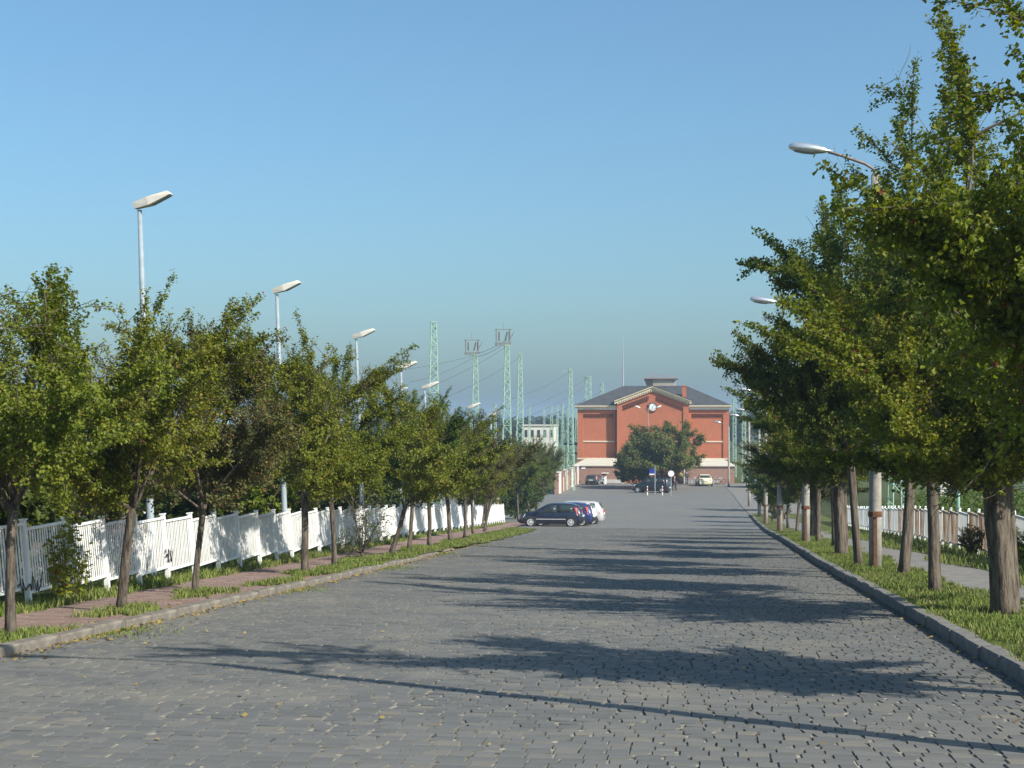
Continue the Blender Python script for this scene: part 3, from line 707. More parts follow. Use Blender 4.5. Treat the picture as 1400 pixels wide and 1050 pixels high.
left_tree(0, -9.5, 67.0, 0.0, 'thick trunked yellow green hawthorn nearer the cars on the left verge', (0, .03), .98)
left_tree(3, -9.9, 73.5, 3.14159, 'slanted thin hawthorn near the far end of the white fence', (0, .22), 1.1, M['leaf_brown'])
left_tree(1, -10.6, 79.0, 0.0, 'hawthorn nearest the front of the parked navy hatchback', (0, 0), .9)
left_tree(2, -11.4, 84.0, 3.14159, 'small hawthorn left of the navy hatchback beside the pavement end', (0, 0), .95)
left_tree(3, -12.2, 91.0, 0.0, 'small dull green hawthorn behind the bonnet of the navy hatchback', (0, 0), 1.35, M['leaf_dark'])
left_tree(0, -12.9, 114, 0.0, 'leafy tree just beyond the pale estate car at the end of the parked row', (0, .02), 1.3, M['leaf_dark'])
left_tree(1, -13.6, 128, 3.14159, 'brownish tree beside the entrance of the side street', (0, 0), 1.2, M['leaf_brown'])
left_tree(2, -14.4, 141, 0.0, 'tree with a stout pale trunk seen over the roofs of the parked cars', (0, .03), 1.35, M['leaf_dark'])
left_tree(0, -15.6, 158, 3.14159, 'last small tree before the white and brick pillars on the left', (0, 0), 1.3, M['leaf_brown'])

def right_tree(v, x, y, rz, label, tilt=(0, 0), s=1.0, lm=None, sz=None):
    return plant('hawthorn_tree', TR[v], x, y, gz(y) + .1, rz, label, GR, tilt=tilt, s=s, leafm=lm, sz=sz)
right_tree(1, 3.85, 13.4, 3.14159, 'nearest hawthorn whose leafy branches reach in at the upper right corner', (0, -.05), 1.15, M['leaf'])
right_tree(0, 4.05, 22.1, 0.0, 'large hawthorn with the thickest ribbed trunk at the right edge', (0, -.02), 1.2, M['leaf'], sz=.92)
right_tree(2, 3.78, 26.9, 0.0, 'hawthorn with a bare dark trunk left of the thickest trunk on the right verge', (0, -.05), 1.12, sz=1.22)
right_tree(1, 4.0, 32.8, 0.0, 'hawthorn with a trunk leaning right, beside the nearest concrete lamp pole', (0, .07), 1.1, sz=1.32)
right_tree(2, 3.55, 36.9, 3.14159, 'dark slim trunked hawthorn just left of the nearest concrete lamp pole', (0, -.05), 1.05, sz=1.35)
right_tree(0, 3.7, 43.2, 0.0, 'broad hawthorn with stout leaning trunk between first and second concrete lamp pole', (0, .0), 1.08, sz=1.15)
right_tree(1, 4.0, 49.3, 0.0, 'shaded hawthorn nearer the second concrete lamp pole on the right verge', (0, -.03), 1.0, sz=1.05)
right_tree(2, 3.95, 55.6, 0.0, 'hawthorn standing right behind the second concrete lamp pole', (0, -.03), 1.0, sz=1.05)
right_tree(0, 4.3, 62.5, 3.14159, 'brown twiggy hawthorn between second and third concrete lamp pole', (0, .0), 1.0, M['leaf_brown'])
right_tree(1, 4.5, 70, 3.14159, 'thin trunked hawthorn before the third concrete lamp pole on the right', (0, .08), .85, M['leaf_brown'])
right_tree(2, 4.6, 79, 0.0, 'dull hawthorn close to the third concrete lamp pole', (0, .05), .86)
right_tree(1, 4.8, 90, 3.14159, 'hawthorn between the third and fourth concrete lamp poles', (0, 0), .82)
right_tree(2, 5.0, 101, 0.0, 'hawthorn hiding the far end of the right hand fence', (0, 0), .78, M['leaf_brown'])
TB = tree_meshes(149, 4.4, .9, 2.3, .09, 10, .1, 62, M['leaf_bright'], 9, 7, 30, lowcrown=.25, zmin=.55, nside=8)
plant('lime_tree', TB, 4.95, 113, gz(113) + .1, .4, 'low bright green tree at the bend of the right kerb', None, s=1.0)
plant('lime_tree', TB, 5.6, 126, gz(126), 2.2, 'bright green tree overhanging the far pavement on the right', None, s=1.1)
plant('lime_tree', TB, 6.3, 142, gz(142), 4.0, 'farthest bright green tree of the right row beside the pale blue van', None, s=1.15)
# suckers and bushes
SH = [tree_meshes(91, 2.6, .25, 1.5, .04, 10, .085, 110, M['leaf_shrub'], 7, 5, 14, lowcrown=.3, nside=6, zmin=.1),
      tree_meshes(97, 2.2, .2, 1.6, .035, 9, .08, 110, M['leaf_shrub'], 7, 5, 10, lowcrown=.3, nside=6, zmin=.1)]
SAP = tree_meshes(103, 2.1, .18, .95, .04, 9, .05, 16, M['leaf_shrub'], 6, 5, 8, lowcrown=.3, bare=.3, nside=6)
plant('sapling', SAP, -8.15, 38.3, gz(38.3) + .08, 0, 'sparse twiggy sapling with few leaves between left pavement trees', None, 'sapling', s=.95, names=('stem', 'branches', 'foliage'))
BL = [(0, -11.6, 17.5, .9, 'dark bush behind the fence at the left edge'), (1, -12.1, 21.0, 1.05, 'bush behind the slatted fence bay with the climbing vine'),
      (0, -12.4, 24.2, 1.15, 'tall dark bush behind the fence left of the first lamp post'), (1, -12.7, 28.2, .75, 'low yellowish bush at the foot of the first lamp post behind the fence'),
      (1, -13.2, 33.0, .7, 'small bush behind the fence right of the first lamp post'), (0, -12.4, 37.0, .8, 'bush behind the fence left of the second lamp post'),
      (0, -12.3, 42.5, 1.0, 'green bush behind the fence right of the second lamp post'), (1, -12.8, 48.5, 1.0, 'rounded bush behind the fence left of the third lamp post'),
      (0, -13.6, 56, 1.05, 'bush behind the fence near the fourth lamp post'), (1, -14.2, 64, 1.1, 'bush behind the fence near the fifth lamp post'), (0, -15.6, 76, 1.2, 'bush behind the far half of the white fence'), (1, -14.6, 103, 1.0, 'bush behind the last bays of the white fence'), (0, -14.6, 110.5, .9, 'bush beside the short brown brick pier'),
      (1, -13.7, 119, 1.0, 'low bush behind the bonnet of the navy hatchback'), (0, -14.3, 131, 1.1, 'bush at the foot of the brownish tree by the side street'), (1, -15.6, 148, 1.2, 'bush before the first pillar of the pillared wall')]
for i, (v, x, y, s, lb) in enumerate(BL):
    plant('bush', SH[v], x, y, terrain(x, y) - .05, i * 1.7, lb, 'bushes behind the white fence', 'bush', s=s * 1.5, leafm=M['leaf'] if i in (3, 6) else None, names=('stem', 'branches', 'foliage'))
for i, (v, x, y, s, lb, lm) in enumerate([(1, 6.0, 24.6, .5, 'leafy low bush at the right edge beside the grey path', 'leaf'), (0, 7.0, 43.2, .33, 'small bush in front of a rusty panel of the right fence', 'leaf_brown'),
      (1, 5.2, 107, .6, 'brownish undergrowth at the far end of the right verge', 'leaf_brown'), (1, 6.95, 36, .4, 'weedy bush at the foot of the right fence near the thick trunk', 'leaf')]):
    plant('bush', SH[v], x, y, gz(y) + .08, i * 2.1, lb, 'bushes beside the right path', 'bush', s=s, leafm=M[lm], names=('stem', 'branches', 'foliage'))
# green thicket on the bank behind the right fence, one mass
pts = []
for _ in range(30000):
    y = rng.uniform(26, 112); x = rng.uniform(9.6, 18); k = .55 + .45 * math.sin(x * 1.3 + y * .5) * math.cos(y * .83 - x * .4)
    h = .9 * k * rng.random() ** .6 * (.4 + .6 * min(1, (x - 9.4) / 1.5))
    pts.append((x, y, terrain(x, y) + h + .05))
def leaf_mass(name, pts, size, m):
    P = np.asarray(pts); n = len(P); nm = rng.normal(0, 1, (n, 3)); nm[:, 2] = np.abs(nm[:, 2]) + .6; nm /= np.linalg.norm(nm, axis=1, keepdims=True)
    u = np.cross(nm, rng.normal(0, 1, (n, 3))); u /= np.linalg.norm(u, axis=1, keepdims=True); w = np.cross(nm, u); s = (size * rng.uniform(.6, 1.3, n))[:, None]
    V = np.stack([P - u*s*.5, P + w*s*.45, P + u*s*.5, P - w*s*.45], 1).reshape(-1, 3); o = np.arange(n)*4
    return np_mesh(name, V, np.stack([o, o+1, o+2, o+3], 1), m)
tag(obj('undergrowth', leaf_mass('undergrowth', pts, .14, M['leaf_bright'])), kind='stuff')
pts = []
for _ in range(16000):
    y = rng.uniform(14, 104); x = fence_x(y) - rng.uniform(.5, 7); k = .5 + .5 * math.sin(x * 1.1 + y * .6) * math.cos(y * .71 + x * .5)
    pts.append((x, y, terrain(x, y) + .7 * k * rng.random()))
tag(obj('undergrowth', leaf_mass('undergrowth', pts, .12, M['leaf_shrub'])), kind='stuff')
# vine on the near fence, and small weeds at its foot
vm, lv = MB(), []
for k in range(7):
    a = rng.uniform(-.4, .4); y = 23.05 + a; pts = []
    for i in range(9):
        t = i / 8; pts.append((fence_x(y) + .07 - .085 * t + rng.uniform(-.02, .05), y + .35 * (rng.random() - .5) * t + a * t, gz(y) + .12 + 1.15 * t * (1 - .1 * k)))
    vm.tube(pts, .006, 4)
    for p in pts:
        for _ in range(14): lv.append((p[0] + rng.normal(.03, .05), p[1] + rng.normal(0, .09), p[2] + rng.normal(0, .08)))
vy = 23.05; vo = Vector((fence_x(vy) + .1, vy, gz(vy) + .1))
root = empty('climbing_vine', vo, 0, 'leafy green vine climbing a post of the near white fence', 'vine')
o = vm.build('stem', M['twig'], root); o.location = -vo
o = obj('foliage', leaf_mass('foliage', lv, .075, M['leaf']), root); o.location = -vo
# ash like tree in front of the station
TC = tree_meshes(137, 8.0, 1.2, 5.4, .2, 24, .2, 80, M['leaf_robinia'], 12, 7, 16, spm=4.5, lowcrown=.35, hang=.2, nside=10, shoot_len=(.6, 1.4), zmin=2.5)
plant('bush', SH[0], -7.7, 190.5, gz(191), .5, 'dark bush at the left foot of the broad tree before the station', None, 'bush', s=1.9, names=('stem', 'branches', 'foliage'))
plant('ash_tree', TC, -5.1, 192.5, gz(192), .8, 'broad tree with drooping dark foliage in front of the brick station', None, s=1.0)

# ------------------------------------------------------------------ street lamps
def left_lamp(x, y, h, label):
    zb = gz(y) - .15
    root = empty('street_lamp', (x, y, zb), 0, label, 'street lamp', 'box headed street lamps behind the left fence')
    root.rotation_euler = (0, -.036, 0); h = h + .15
    MB().tube([(0, 0, 0), (0, 0, 1.2), (0, 0, 1.25), (0, 0, h * .6), (0, 0, h)], [.095, .095, .075, .062, .042], 12).build('pole', M['lamp_pole'], root, True)
    hd = MB(); a = R(17); c, s = math.cos(a), math.sin(a)
    P = lambda u, w, v: (u * c - v * s - .08, w, h + .02 + u * s + v * c)
    hd.add([P(0, -.07, 0), P(0, .07, 0), P(0, .08, .12), P(0, -.08, .12), P(.3, -.12, -.035), P(.3, .12, -.035), P(.3, .12, .125), P(.3, -.12, .125), P(.76, -.11, 0.02), P(.76, .11, 0.02), P(.71, .09, .105), P(.71, -.09, .105)],
           [(0, 1, 2, 3)[::-1], (0, 1, 5, 4), (1, 2, 6, 5), (2, 3, 7, 6), (3, 0, 4, 7), (4, 5, 9, 8), (5, 6, 10, 9), (6, 7, 11, 10), (7, 4, 8, 11), (8, 9, 10, 11)])
    hd.build('lamp_head', M['lamp_head'], root)
    ln = MB(); ln.add([P(.34, -.1, -.045), P(.34, .1, -.045), P(.72, .09, .003), P(.72, -.09, .003), P(.34, -.1, -.02), P(.34, .1, -.02), P(.72, .09, .03), P(.72, -.09, .03)], [(0, 1, 2, 3), (7, 6, 5, 4), (0, 4, 5, 1), (1, 5, 6, 2), (2, 6, 7, 3), (3, 7, 4, 0)])
    ln.build('lens', M['lens'], root)
    return root
for x, y, h, lb in ((-10.35, 29.6, 7.05, 'tall pale blue street lamp with cream box head, nearest behind the left fence'),
                    (-10.5, 40.1, 6.75, 'pale street lamp behind the forked hawthorn, second of the left box lamps'),
                    (-10.8, 51.0, 6.65, 'street lamp with its cream head half hidden in leaves, third on the left'),
                    (-11.0, 59.8, 6.35, 'street lamp just left of the big green lattice mast'),
                    (-11.6, 68.5, 6.25, 'street lamp just right of the big green lattice mast'),
                    (-12.45, 88, 6.6, 'street lamp whose cream head crosses the left switch frame mast'), (-13.35, 104, 7.0, 'farthest box headed street lamp on the left, by the right switch frame mast')):
    left_lamp(x, y, h, lb)
def right_lamp(x, y, h, label, band=True, r=.14):
    root = empty('street_lamp', (x, y, gz(y) + .1), 0, label, 'street lamp', 'concrete street lamps along the right kerb')
    hp = h - .55
    MB().tube([(0, 0, -.2), (0, 0, 1), (0, 0, hp)], [r, r * .97, r * .62], 14).build('pole', M['concrete_pole'], root, True)
    MB().tube([(0, 0, hp - .1), (-.02, 0, hp + .12), (-.22, 0, h - .3), (-.7, 0, h - .12), (-1.0, 0, h - .03)], .032, 8).build('arm', M['arm'], root, True)
    hd = MB(); mt = Matrix.Translation((-.9, 0, h - .02)) @ Matrix.Rotation(R(8), 4, 'Y') @ Matrix.Rotation(R(-90), 4, 'Y') @ Matrix.Scale(.82, 4, (1, 0, 0))
    hd.lathe([(.03, 0), (.045, .12), (.085, .2), (.125, .38), (.138, .6), (.12, .8), (.075, .92), (.02, .96)], 16, mt)
    hd.build('lamp_head', M['silver'], root, True)
    ln = MB(); ln.lathe([(.02, .3), (.1, .42), (.112, .62), (.09, .8), (.02, .9)], 12, Matrix.Translation((-.9, 0, h - .07)) @ Matrix.Rotation(R(8), 4, 'Y') @ Matrix.Rotation(R(-90), 4, 'Y') @ Matrix.Scale(.7, 4, (1, 0, 0)))
    ln.build('lens', M['lens'], root, True)
    if band:
        mb = MB(); mb.lathe([(r * 1.0, 1.13), (r * 1.1, 1.14), (r * 1.1, 1.24), (r * 1.0, 1.25)], 14); mb.box((-.02, -r - .03, 1.19), (.1, .07, .12)); mb.build('rusty_clamp', M['rust'], root)
        MB().box((-.015, -r - .008, .53), (.075, .04, 1.22)).build('rusty_cable_cover', M['rust'], root)
    return root
for x, y, h, lb, bd in ((3.72, 10.0, 8.0, 'concrete street lamp nearest the camera on the right verge', True),
                    (3.74, 35.4, 9.05, 'concrete street lamp with rust stained base, silver head against open sky at upper right', True),
                    (3.5, 54.8, 8.1, 'second visible concrete street lamp of the right kerb with rusty clamp', True),
                    (3.8, 79, 8.4, 'third visible concrete street lamp of the right kerb', True),
                    (4.2, 106, 8.7, 'fourth visible concrete street lamp near the bend of the right kerb', True),
                    (4.5, 126, 8.25, 'concrete street lamp with its silver head just right of the station eaves', False),
                    (4.5, 152, 8.4, 'concrete street lamp with its head before the right edge of the station', False),
                    (3.4, 198, 7.8, 'farthest street lamp whose head shows against the right brick wing', False)):
    right_lamp(x, y, h, lb, bd)
root = empty('street_lamp', (-6.514, 201, -1.43), 0, 'twin armed street lamp rising above the broad tree before the station clock', 'street lamp')
zt = 8.320 + 1.43
MB().tube([(0, 0, -.1), (0, 0, zt)], [.09, .05], 10).build('pole', M['arm'], root, True)
for sgn in (-1, 1):
    MB().tube([(0, 0, zt - .5), (sgn * .5, 0, zt - .25), (sgn * 1.0, 0, zt - .05)], .03, 6).build('arm', M['arm'], root)
    hd = MB(); hd.lathe([(.03, 0), (.09, .2), (.11, .45), (.03, .75)], 10, Matrix.Translation((sgn * .95, 0, zt - .07)) @ Matrix.Rotation(sgn * R(68), 4, 'Y')); hd.build('lamp_head', M['sign_white'], root, True)
MB().lathe([(.06, zt - .05), (.2, zt + .1), (.14, zt + .3), (.03, zt + .34)], 10).build('cap', M['dark'], root)

# ------------------------------------------------------------------ catenary masts, wires
def mast_meshes(H, w0, w1, nseg, t=.05):
    legs, br = MB(), MB()
    W = lambda z: w0 + (w1 - w0) * z / H
    for sx in (-1, 1):
        for sy in (-1, 1):
            b = W(0) / 2; a = W(H) / 2
            q = lambda w, z: [(sx * w - t/2, sy * w - t/2, z), (sx * w + t/2, sy * w - t/2, z), (sx * w + t/2, sy * w + t/2, z), (sx * w - t/2, sy * w + t/2, z)]
            legs.hexa(q(b, 0), q(a, H))
    zs = [0]; z = 0
    while z < H: z = min(H, z + W(z) * H / (nseg * (w0 + w1) / 2)); zs.append(z)
    for i in range(len(zs) - 1):
        for f in range(4):
            c, s = [(1, 0), (0, 1), (-1, 0), (0, -1)][f]
            def P(u, z): w = W(z) / 2; return (c * w - s * u * w, s * w + c * u * w, z)
            u = 1 if (i + f) % 2 else -1
            br.tube([P(u, zs[i]), P(-u, zs[i + 1])], t * .5, 4, False)
            if i % 3 == 0: br.tube([P(1, zs[i]), P(-1, zs[i])], t * .5, 4, False)
    legs.box((0, 0, H + .03), (w1 + t * 2, w1 + t * 2, .06))
    return legs.mesh('legs', M['mast']), br.mesh('bracing', M['mast'])
def mast(x, y, zb, H, w0, w1, n, label, head=False, t=.05, meshes=None, arm=0, rz=0.0):
    root = empty('lattice_mast', (x, y, zb), rz, label, 'mast', 'green catenary masts')
    a, b = meshes or mast_meshes(H, w0, w1, n, t); obj('legs', a, root); obj('bracing', b, root)
    if head:
        mb = MB(); g = H + .25
        for zz in (g, g + 1.05):
            mb.box((-.25, 0, zz), (1.3, .045, .045)); mb.box((-.25, .5, zz), (1.3, .045, .045)); mb.box((-.8, .25, zz), (.04, .6, .04)); mb.box((.3, .25, zz), (.04, .6, .04))
        for u in (-.8, .25): mb.box((u, 0, g + .5), (.045, .045, 1.05)); mb.box((u, .5, g + .5), (.045, .045, 1.05))
        mb.box((-.3, .25, g - .12), (1.1, .5, .12)); mb.tube([(.1, 0, g + .1), (.6, 0, g + .9)], .03, 5); mb.tube([(-.3, 0, g + 1.05), (-.3, 0, g + 1.6)], .02, 5)
        mb.build('switch_frame', M['frame_steel'], root)
        ins = MB()
        for u, v in ((-.6, .0), (-.12, .16), (.2, .0)): ins.tube([(u, .05, g + .15), (u + v, .05, g + .85)], .065, 7)
        ins.build('insulators', M['insul'], root)
    if arm:
        mb = MB(); mb.tube([(0, 0, H - .3), (-.7, 0, H - .1), (-1.0, 0, H - .4)], .03, 5); mb.build('bracket', M['mast'], root)
    return root
for px_x, y, H, lb, hd, w in ((-16.352, 98, 12.630 + 1.6, 'tallest near green lattice mast rising above the left trees', False, (1.05, .3)),
        (-18.810, 134, 12.100 + 1.6, 'green lattice mast carrying a switch frame, left one of two', True, (.95, .3)),
        (-15.062, 125, 12.450 + 1.6, 'taller green lattice mast carrying a switch frame, right one of two', True, (.95, .3)),
        (-16.046, 143, 12.580 + 1.6, 'plain green lattice mast right of the two switch frame masts', False, (.95, .25)),
        (-14.985, 186, 12.600 + 1.6, 'green mast with hooked top left of the station', False, (.9, .3)),
        (-15.176, 218, 12.650 + 1.6, 'pale green mast peeking over the left slope of the slate roof', False, (1.2, .7)),
        (-15.363, 252, 12.570 + 1.6, 'distant green mast near the antenna over the slate roof', False, (1.0, .4)),
        (-33.152, 112, 12.100 + 1.6, 'green lattice mast half hidden by leaves beside the red railcar', False, (1.3, .5)),
        (-22.653, 245, 8.850 + 1.6, 'slim green mast before the white yard building', False, (.7, .25)),
        (4.835, 235, 9.780 + 1.6, 'green mast close to the right edge of the station', False, (.5, .4)),
        (5.749, 218, 10.330 + 1.6, 'green mast right of the station behind a lamp head', False, (.5, .38)),
        (9.752, 82, 12.5, 'green lattice mast with crossed braces behind the right fence', False, (.75, .35))):
    zb = -1.6 if lb != 'green lattice mast with crossed braces behind the right fence' else terrain(px_x, y) - .1
    mast(px_x, y, zb, H, w[0], w[1], 20, lb, hd, arm=1 if 'hooked' in lb else 0, rz=.25)
fm = mast_meshes(11.0, .6, .22, 15)
for i, (x, y) in enumerate(((-32.025, 330), (-26.639, 300), (-23.110, 270), (-27.341, 330), (-30.094, 380), (-23.074, 300), (-31.868, 300), (-33.250, 260))):
    mast(x, y, -1.6, 11, 0, 0, 0, 'thin distant green mast among the far railway masts', meshes=fm, rz=i * .3)
def wire(a, b, sag, label, r=.022):
    pts = [Vector(a).lerp(Vector(b), k / 16) - Vector((0, 0, sag * 4 * (k / 16) * (1 - k / 16))) for k in range(17)]
    tag(MB().tube(pts, r, 5).build('overhead_wire', M['wire'], None), label, 'wire', 'overhead railway wires')
wire((-18.81, 134.0, 12.22), (-15.06, 125.0, 12.97), .15, 'overhead wire strung between the two switch frame masts', .016)
wire((-18.81, 134.0, 11.97), (-15.06, 125.0, 12.80), .2, 'lower overhead wire just below the one between the two switch frame masts', .016)
wire((-18.93, 134.0, 12.10), (-25.15, 112.0, 9.87), .3, 'overhead wire running left from the left switch frame mast', .016)
wire((-18.93, 134.0, 11.97), (-21.87, 120.0, 9.54), .3, 'overhead wire dropping left below the left switch frame mast', .015)
wire((-15.12, 125.0, 12.39), (-19.33, 105.0, 8.29), .3, 'overhead wire slanting down left from the right switch frame mast', .015)
wire((-16.05, 143.0, 12.32), (-20.05, 110.0, 7.26), .4, 'overhead wire slanting from the plain mast down behind the left trees', .015)
wire((-14.99, 186.0, 12.35), (-17.59, 150.0, 8.70), .3, 'overhead wire between hooked mast and plain mast', .018)
wire((-15.18, 218.0, 12.45), (-17.59, 150.0, 7.32), .3, 'overhead wire from the mast over the slate roof to the left', .018)
wire((-15.18, 218.0, 11.56), (-16.76, 150.0, 6.77), .3, 'lower overhead wire from the mast over the slate roof', .018)
wire((-15.36, 252.0, 11.43), (-19.04, 180.0, 6.50), .3, 'lowest faint overhead wire left of the station', .03)
for px_, y_, h_, lb in ((-22.603, 120, 10.6, 'slim white light mast left of the tallest lattice mast'), (-24.737, 190, 9.0, 'slim white light mast between the two switch frame masts')):
    root = empty('light_mast', (px_, y_, -1.5), 0, lb, 'mast'); MB().tube([(0, 0, 0), (0, 0, h_)], [.1, .05], 8).build('pole', M['galv'], root); MB().box((.2, 0, h_), (.7, .3, .12)).build('lamp_head', M['lamp_head'], root)

# ------------------------------------------------------------------ the brick station
FYW, FYG, FYA = 214.0, 213.2, 207.6
st = empty('station_building', (-6.331, FYG, -1.43), 0, 'red brick station with clock gable and slate hip roof at the road end', 'building')
def SB(mb, name, m, parent=None, kind=None, smooth=False):
    o = mb.build(name, m, st if parent is None else parent, smooth)
    if parent is None: o.location = -Vector(st.location)
    if kind: o['kind'] = kind
    return o
zg = -1.5; ze = 8.160
xl0, xl1, xr0, xr1 = -16.313, -10.908, -1.729, 3.735
gl, gr_ = -11.012, -1.579; gc = (gl + gr_) / 2
BACK = 229.0
for a, b in ((xl0, gl + .3), (gr_ - .3, xr1)):
    mb = MB(); mb.box(((a + b) / 2, (FYW + BACK) / 2, (zg + ze) / 2), (b - a, BACK - FYW, ze - zg)); SB(mb, 'wall', M['brick'])
zsh, zap = 9.020, 10.800
mb = MB(); mb.prism([(gl, zg), (gr_, zg), (gr_, zsh), (gc, zap), (gl, zsh)], (FYG, BACK - .5)); front = SB(mb, 'gable_wall', M['brick'])
wz0, wz1 = 3.890, 6.690
wx = [-8.644, gc, -3.832]; ww = 1.25
def arch(cx, w, z0, z1, n=8): return [(cx - w/2, z0), (cx + w/2, z0)] + [(cx + w/2 * math.cos(math.pi * k / n), z1 - w/2 + w/2 * math.sin(math.pi * k / n)) for k in range(n + 1)]
cut = MB()
for cx in wx: cut.prism(arch(cx, ww, wz0, wz1), (FYG - .2, FYG + .3))
for cx in wx: cut.prism(arch(cx, 1.5, zg + .02, zg + 3.0), (FYG - .2, FYG + .3))
co = cut.build('opening', M['brick']); 
bo = front.modifiers.new('b', 'BOOLEAN'); bo.operation = 'DIFFERENCE'; bo.object = co; bo.solver = 'EXACT'; co.location = -Vector(st.location); co.parent = st
dg = bpy.context.evaluated_depsgraph_get(); nm_ = bpy.data.meshes.new_from_object(front.evaluated_get(dg)); front.modifiers.clear(); front.data = nm_
bpy.data.objects.remove(co)
for cx in wx:
    g_ = MB(); g_.prism(arch(cx, ww - .01, wz0 + .01, wz1 - .01), (FYG + .2, FYG + .23)); w_ = SB(g_, 'window', M['glass'])
    f_ = MB(); f_.box((cx, FYG + .17, (wz0 + wz1) / 2), (.07, .05, wz1 - wz0 - .06)); f_.box((cx, FYG + .165, wz1 - ww / 2), (ww - .06, .05, .08)); f_.box((cx, FYG + .168, wz0 + .9), (ww - .06, .05, .06)); f_.box((cx, FYG + .05, wz0 - .05), (ww + .2, .3, .1)); f_.build('frame', M['cream'], w_)
    d_ = MB(); d_.prism(arch(cx, 1.49, zg + .03, zg + 2.99), (FYG + .2, FYG + .25)); d_ = SB(d_, 'door', M['brick_dark'])
# recess frames, corbel friezes, string courses, cornices and dentils
zf = 7.570
def corbels(mb, a, b, z, y, n, slope=0.0):
    for k in range(n):
        x = a + (b - a) * (k + .5) / n; zz = z + slope * (x - a); w = (b - a) / n
        mb.box((x, y - .05, zz - .14), (w * .5, .16, .3)); mb.box((x - w * .1, y - .03, zz - .38), (w * .32, .11, .2))
cd = MB(); dn = MB()
for a, b in ((xl0, gl), (gr_, xr1)):
    pl, pr_ = a + (.75 if a == xl0 else .35), b - (.42 if a == xl0 else .8)
    mb = MB(); mb.box(((a + pl) / 2, FYW - .07, (zg + ze) / 2), (pl - a, .14, ze - zg - .01)); SB(mb, 'pilaster', M['brick'])
    mb = MB(); mb.box(((pr_ + b) / 2, FYW - .07, (zg + ze) / 2), (b - pr_, .14, ze - zg - .01)); SB(mb, 'pilaster', M['brick'])
    mb = MB(); mb.box(((pl + pr_) / 2, FYW - .068, (zf + ze) / 2), (pr_ - pl - .004, .136, ze - zf)); SB(mb, 'frieze', M['brick'])
    corbels(cd, pl + .1, pr_ - .1, zf, FYW - .02, 12)
    zs = 3.920; mb = MB(); mb.box(((pl + pr_) / 2, FYW - .04, zs), (pr_ - pl - .02, .12, .17)); SB(mb, 'string_course', M['cream'])
    mb = MB(); mb.box(((a + b) / 2, FYW - .2, ze + .28), (b - a + .5, .6, .24)); mb.box(((a + b) / 2, FYW - .32, ze + .46), (b - a + .7, .8, .13)); SB(mb, 'cornice', M['cream'])
    n = 17
    for k in range(n): dn.box((a + (b - a) * (k + .5) / n, FYW - .14, ze + .06), ((b - a) / n * .55, .3, .2))
    zl_ = 1.630; mb = MB(); mb.box(((a + b) / 2, FYW - .1, zl_), (b - a, .26, .2)); SB(mb, 'plinth_band', M['cream'])
sl2 = (zap - zsh) / (gc - gl)
for sgn in (-1, 1):
    e = gl if sgn < 0 else gr_
    P = lambda x, dz: (x, zsh + sl2 * (abs(x - e)) + dz)
    for (d0, d1, y0_, m_) in ((-.02, .3, FYG - .3, 'cream'), (.31, .46, FYG - .5, 'cream')):
        x0_, x1_ = e + sgn * .4, gc - sgn * .002
        poly = [P(e, d0), (gc, zap + d0), (gc, zap + d1), P(e, d1)]
        poly = [(e + sgn * .35, zsh - sl2 * .35 + d0), (gc - sgn * 0, zap + d0), (gc, zap + d1), (e + sgn * .35, zsh - sl2 * .35 + d1)]
        if sgn > 0: poly = poly[::-1]
        mb = MB(); mb.prism(poly, (y0_, BACK - .6 if d0 > .2 else FYG - .001)); SB(mb, 'cornice', M[m_])
    n = 16
    for k in range(n):
        x = e - sgn * abs(gc - e) * (k + .5) / n; zz = zsh + sl2 * abs(x - e); dn.box((x, FYG - .12, zz - .12), (.18, .24, .22))
        x2 = e - sgn * (.75 + (abs(gc - e) - .75) * (k + .5) / n)
        if k < 14: zz = zsh + sl2 * abs(x2 - e) - .85; cd.box((x2, FYG - .05, zz), (.2, .14, .42)); cd.box((x2 - .06, FYG - .04, zz - .32), (.12, .1, .26))
    mb = MB(); mb.box((e - sgn * .36, FYG - .06, (zg + zsh) / 2 - .3), (.72, .12, zsh - zg - .4)); SB(mb, 'pilaster', M['brick'])
SB(dn, 'dentils', M['cream'], kind='stuff'); SB(cd, 'corbels', M['cream_dark'], kind='stuff')
# slate hip roof
zr = 11.470; xa, xb = -10.486, -1.988; e0 = ze + .53
mb = MB(); x0_, x1_, y0_, y1_ = xl0 - .4, xr1 + .4, FYW - .7, BACK + .6; ym = (y0_ + y1_) / 2
mb.add([(x0_, y0_, e0), (x1_, y0_, e0), (x1_, y1_, e0), (x0_, y1_, e0), (xa, ym, zr), (xb, ym, zr), (x0_, y0_, e0 - .06), (x1_, y0_, e0 - .06), (x1_, y1_, e0 - .06), (x0_, y1_, e0 - .06)],
       [(0, 1, 5, 4), (1, 2, 5), (2, 3, 4, 5), (3, 0, 4), (6, 7, 1, 0), (7, 8, 2, 1), (8, 9, 3, 2), (9, 6, 0, 3), (9, 8, 7, 6)]); roof = SB(mb, 'roof', M['slate'])
mb = MB(); 
for sgn in (-1, 1):
    e = gl if sgn < 0 else gr_
    A = (e + sgn * .4, zsh - sl2 * .4 + .465); B = (gc, zap + .465)
    poly = [A, B, (B[0], B[1] + .07), (A[0], A[1] + .07)]
    if sgn > 0: poly = poly[::-1]
    mb.prism(poly, (FYG - .55, ym - .5))
SB(mb, 'gable_roof', M['slate'])
cx_ = -2.192; mb = MB(); z1 = 11.310; mb.box((cx_, 217, z1 - 1.2), (.55, .55, 2.4)); mb.box((cx_, 217, z1 + .04), (.66, .66, .12)); SB(mb, 'chimney', M['brick'])
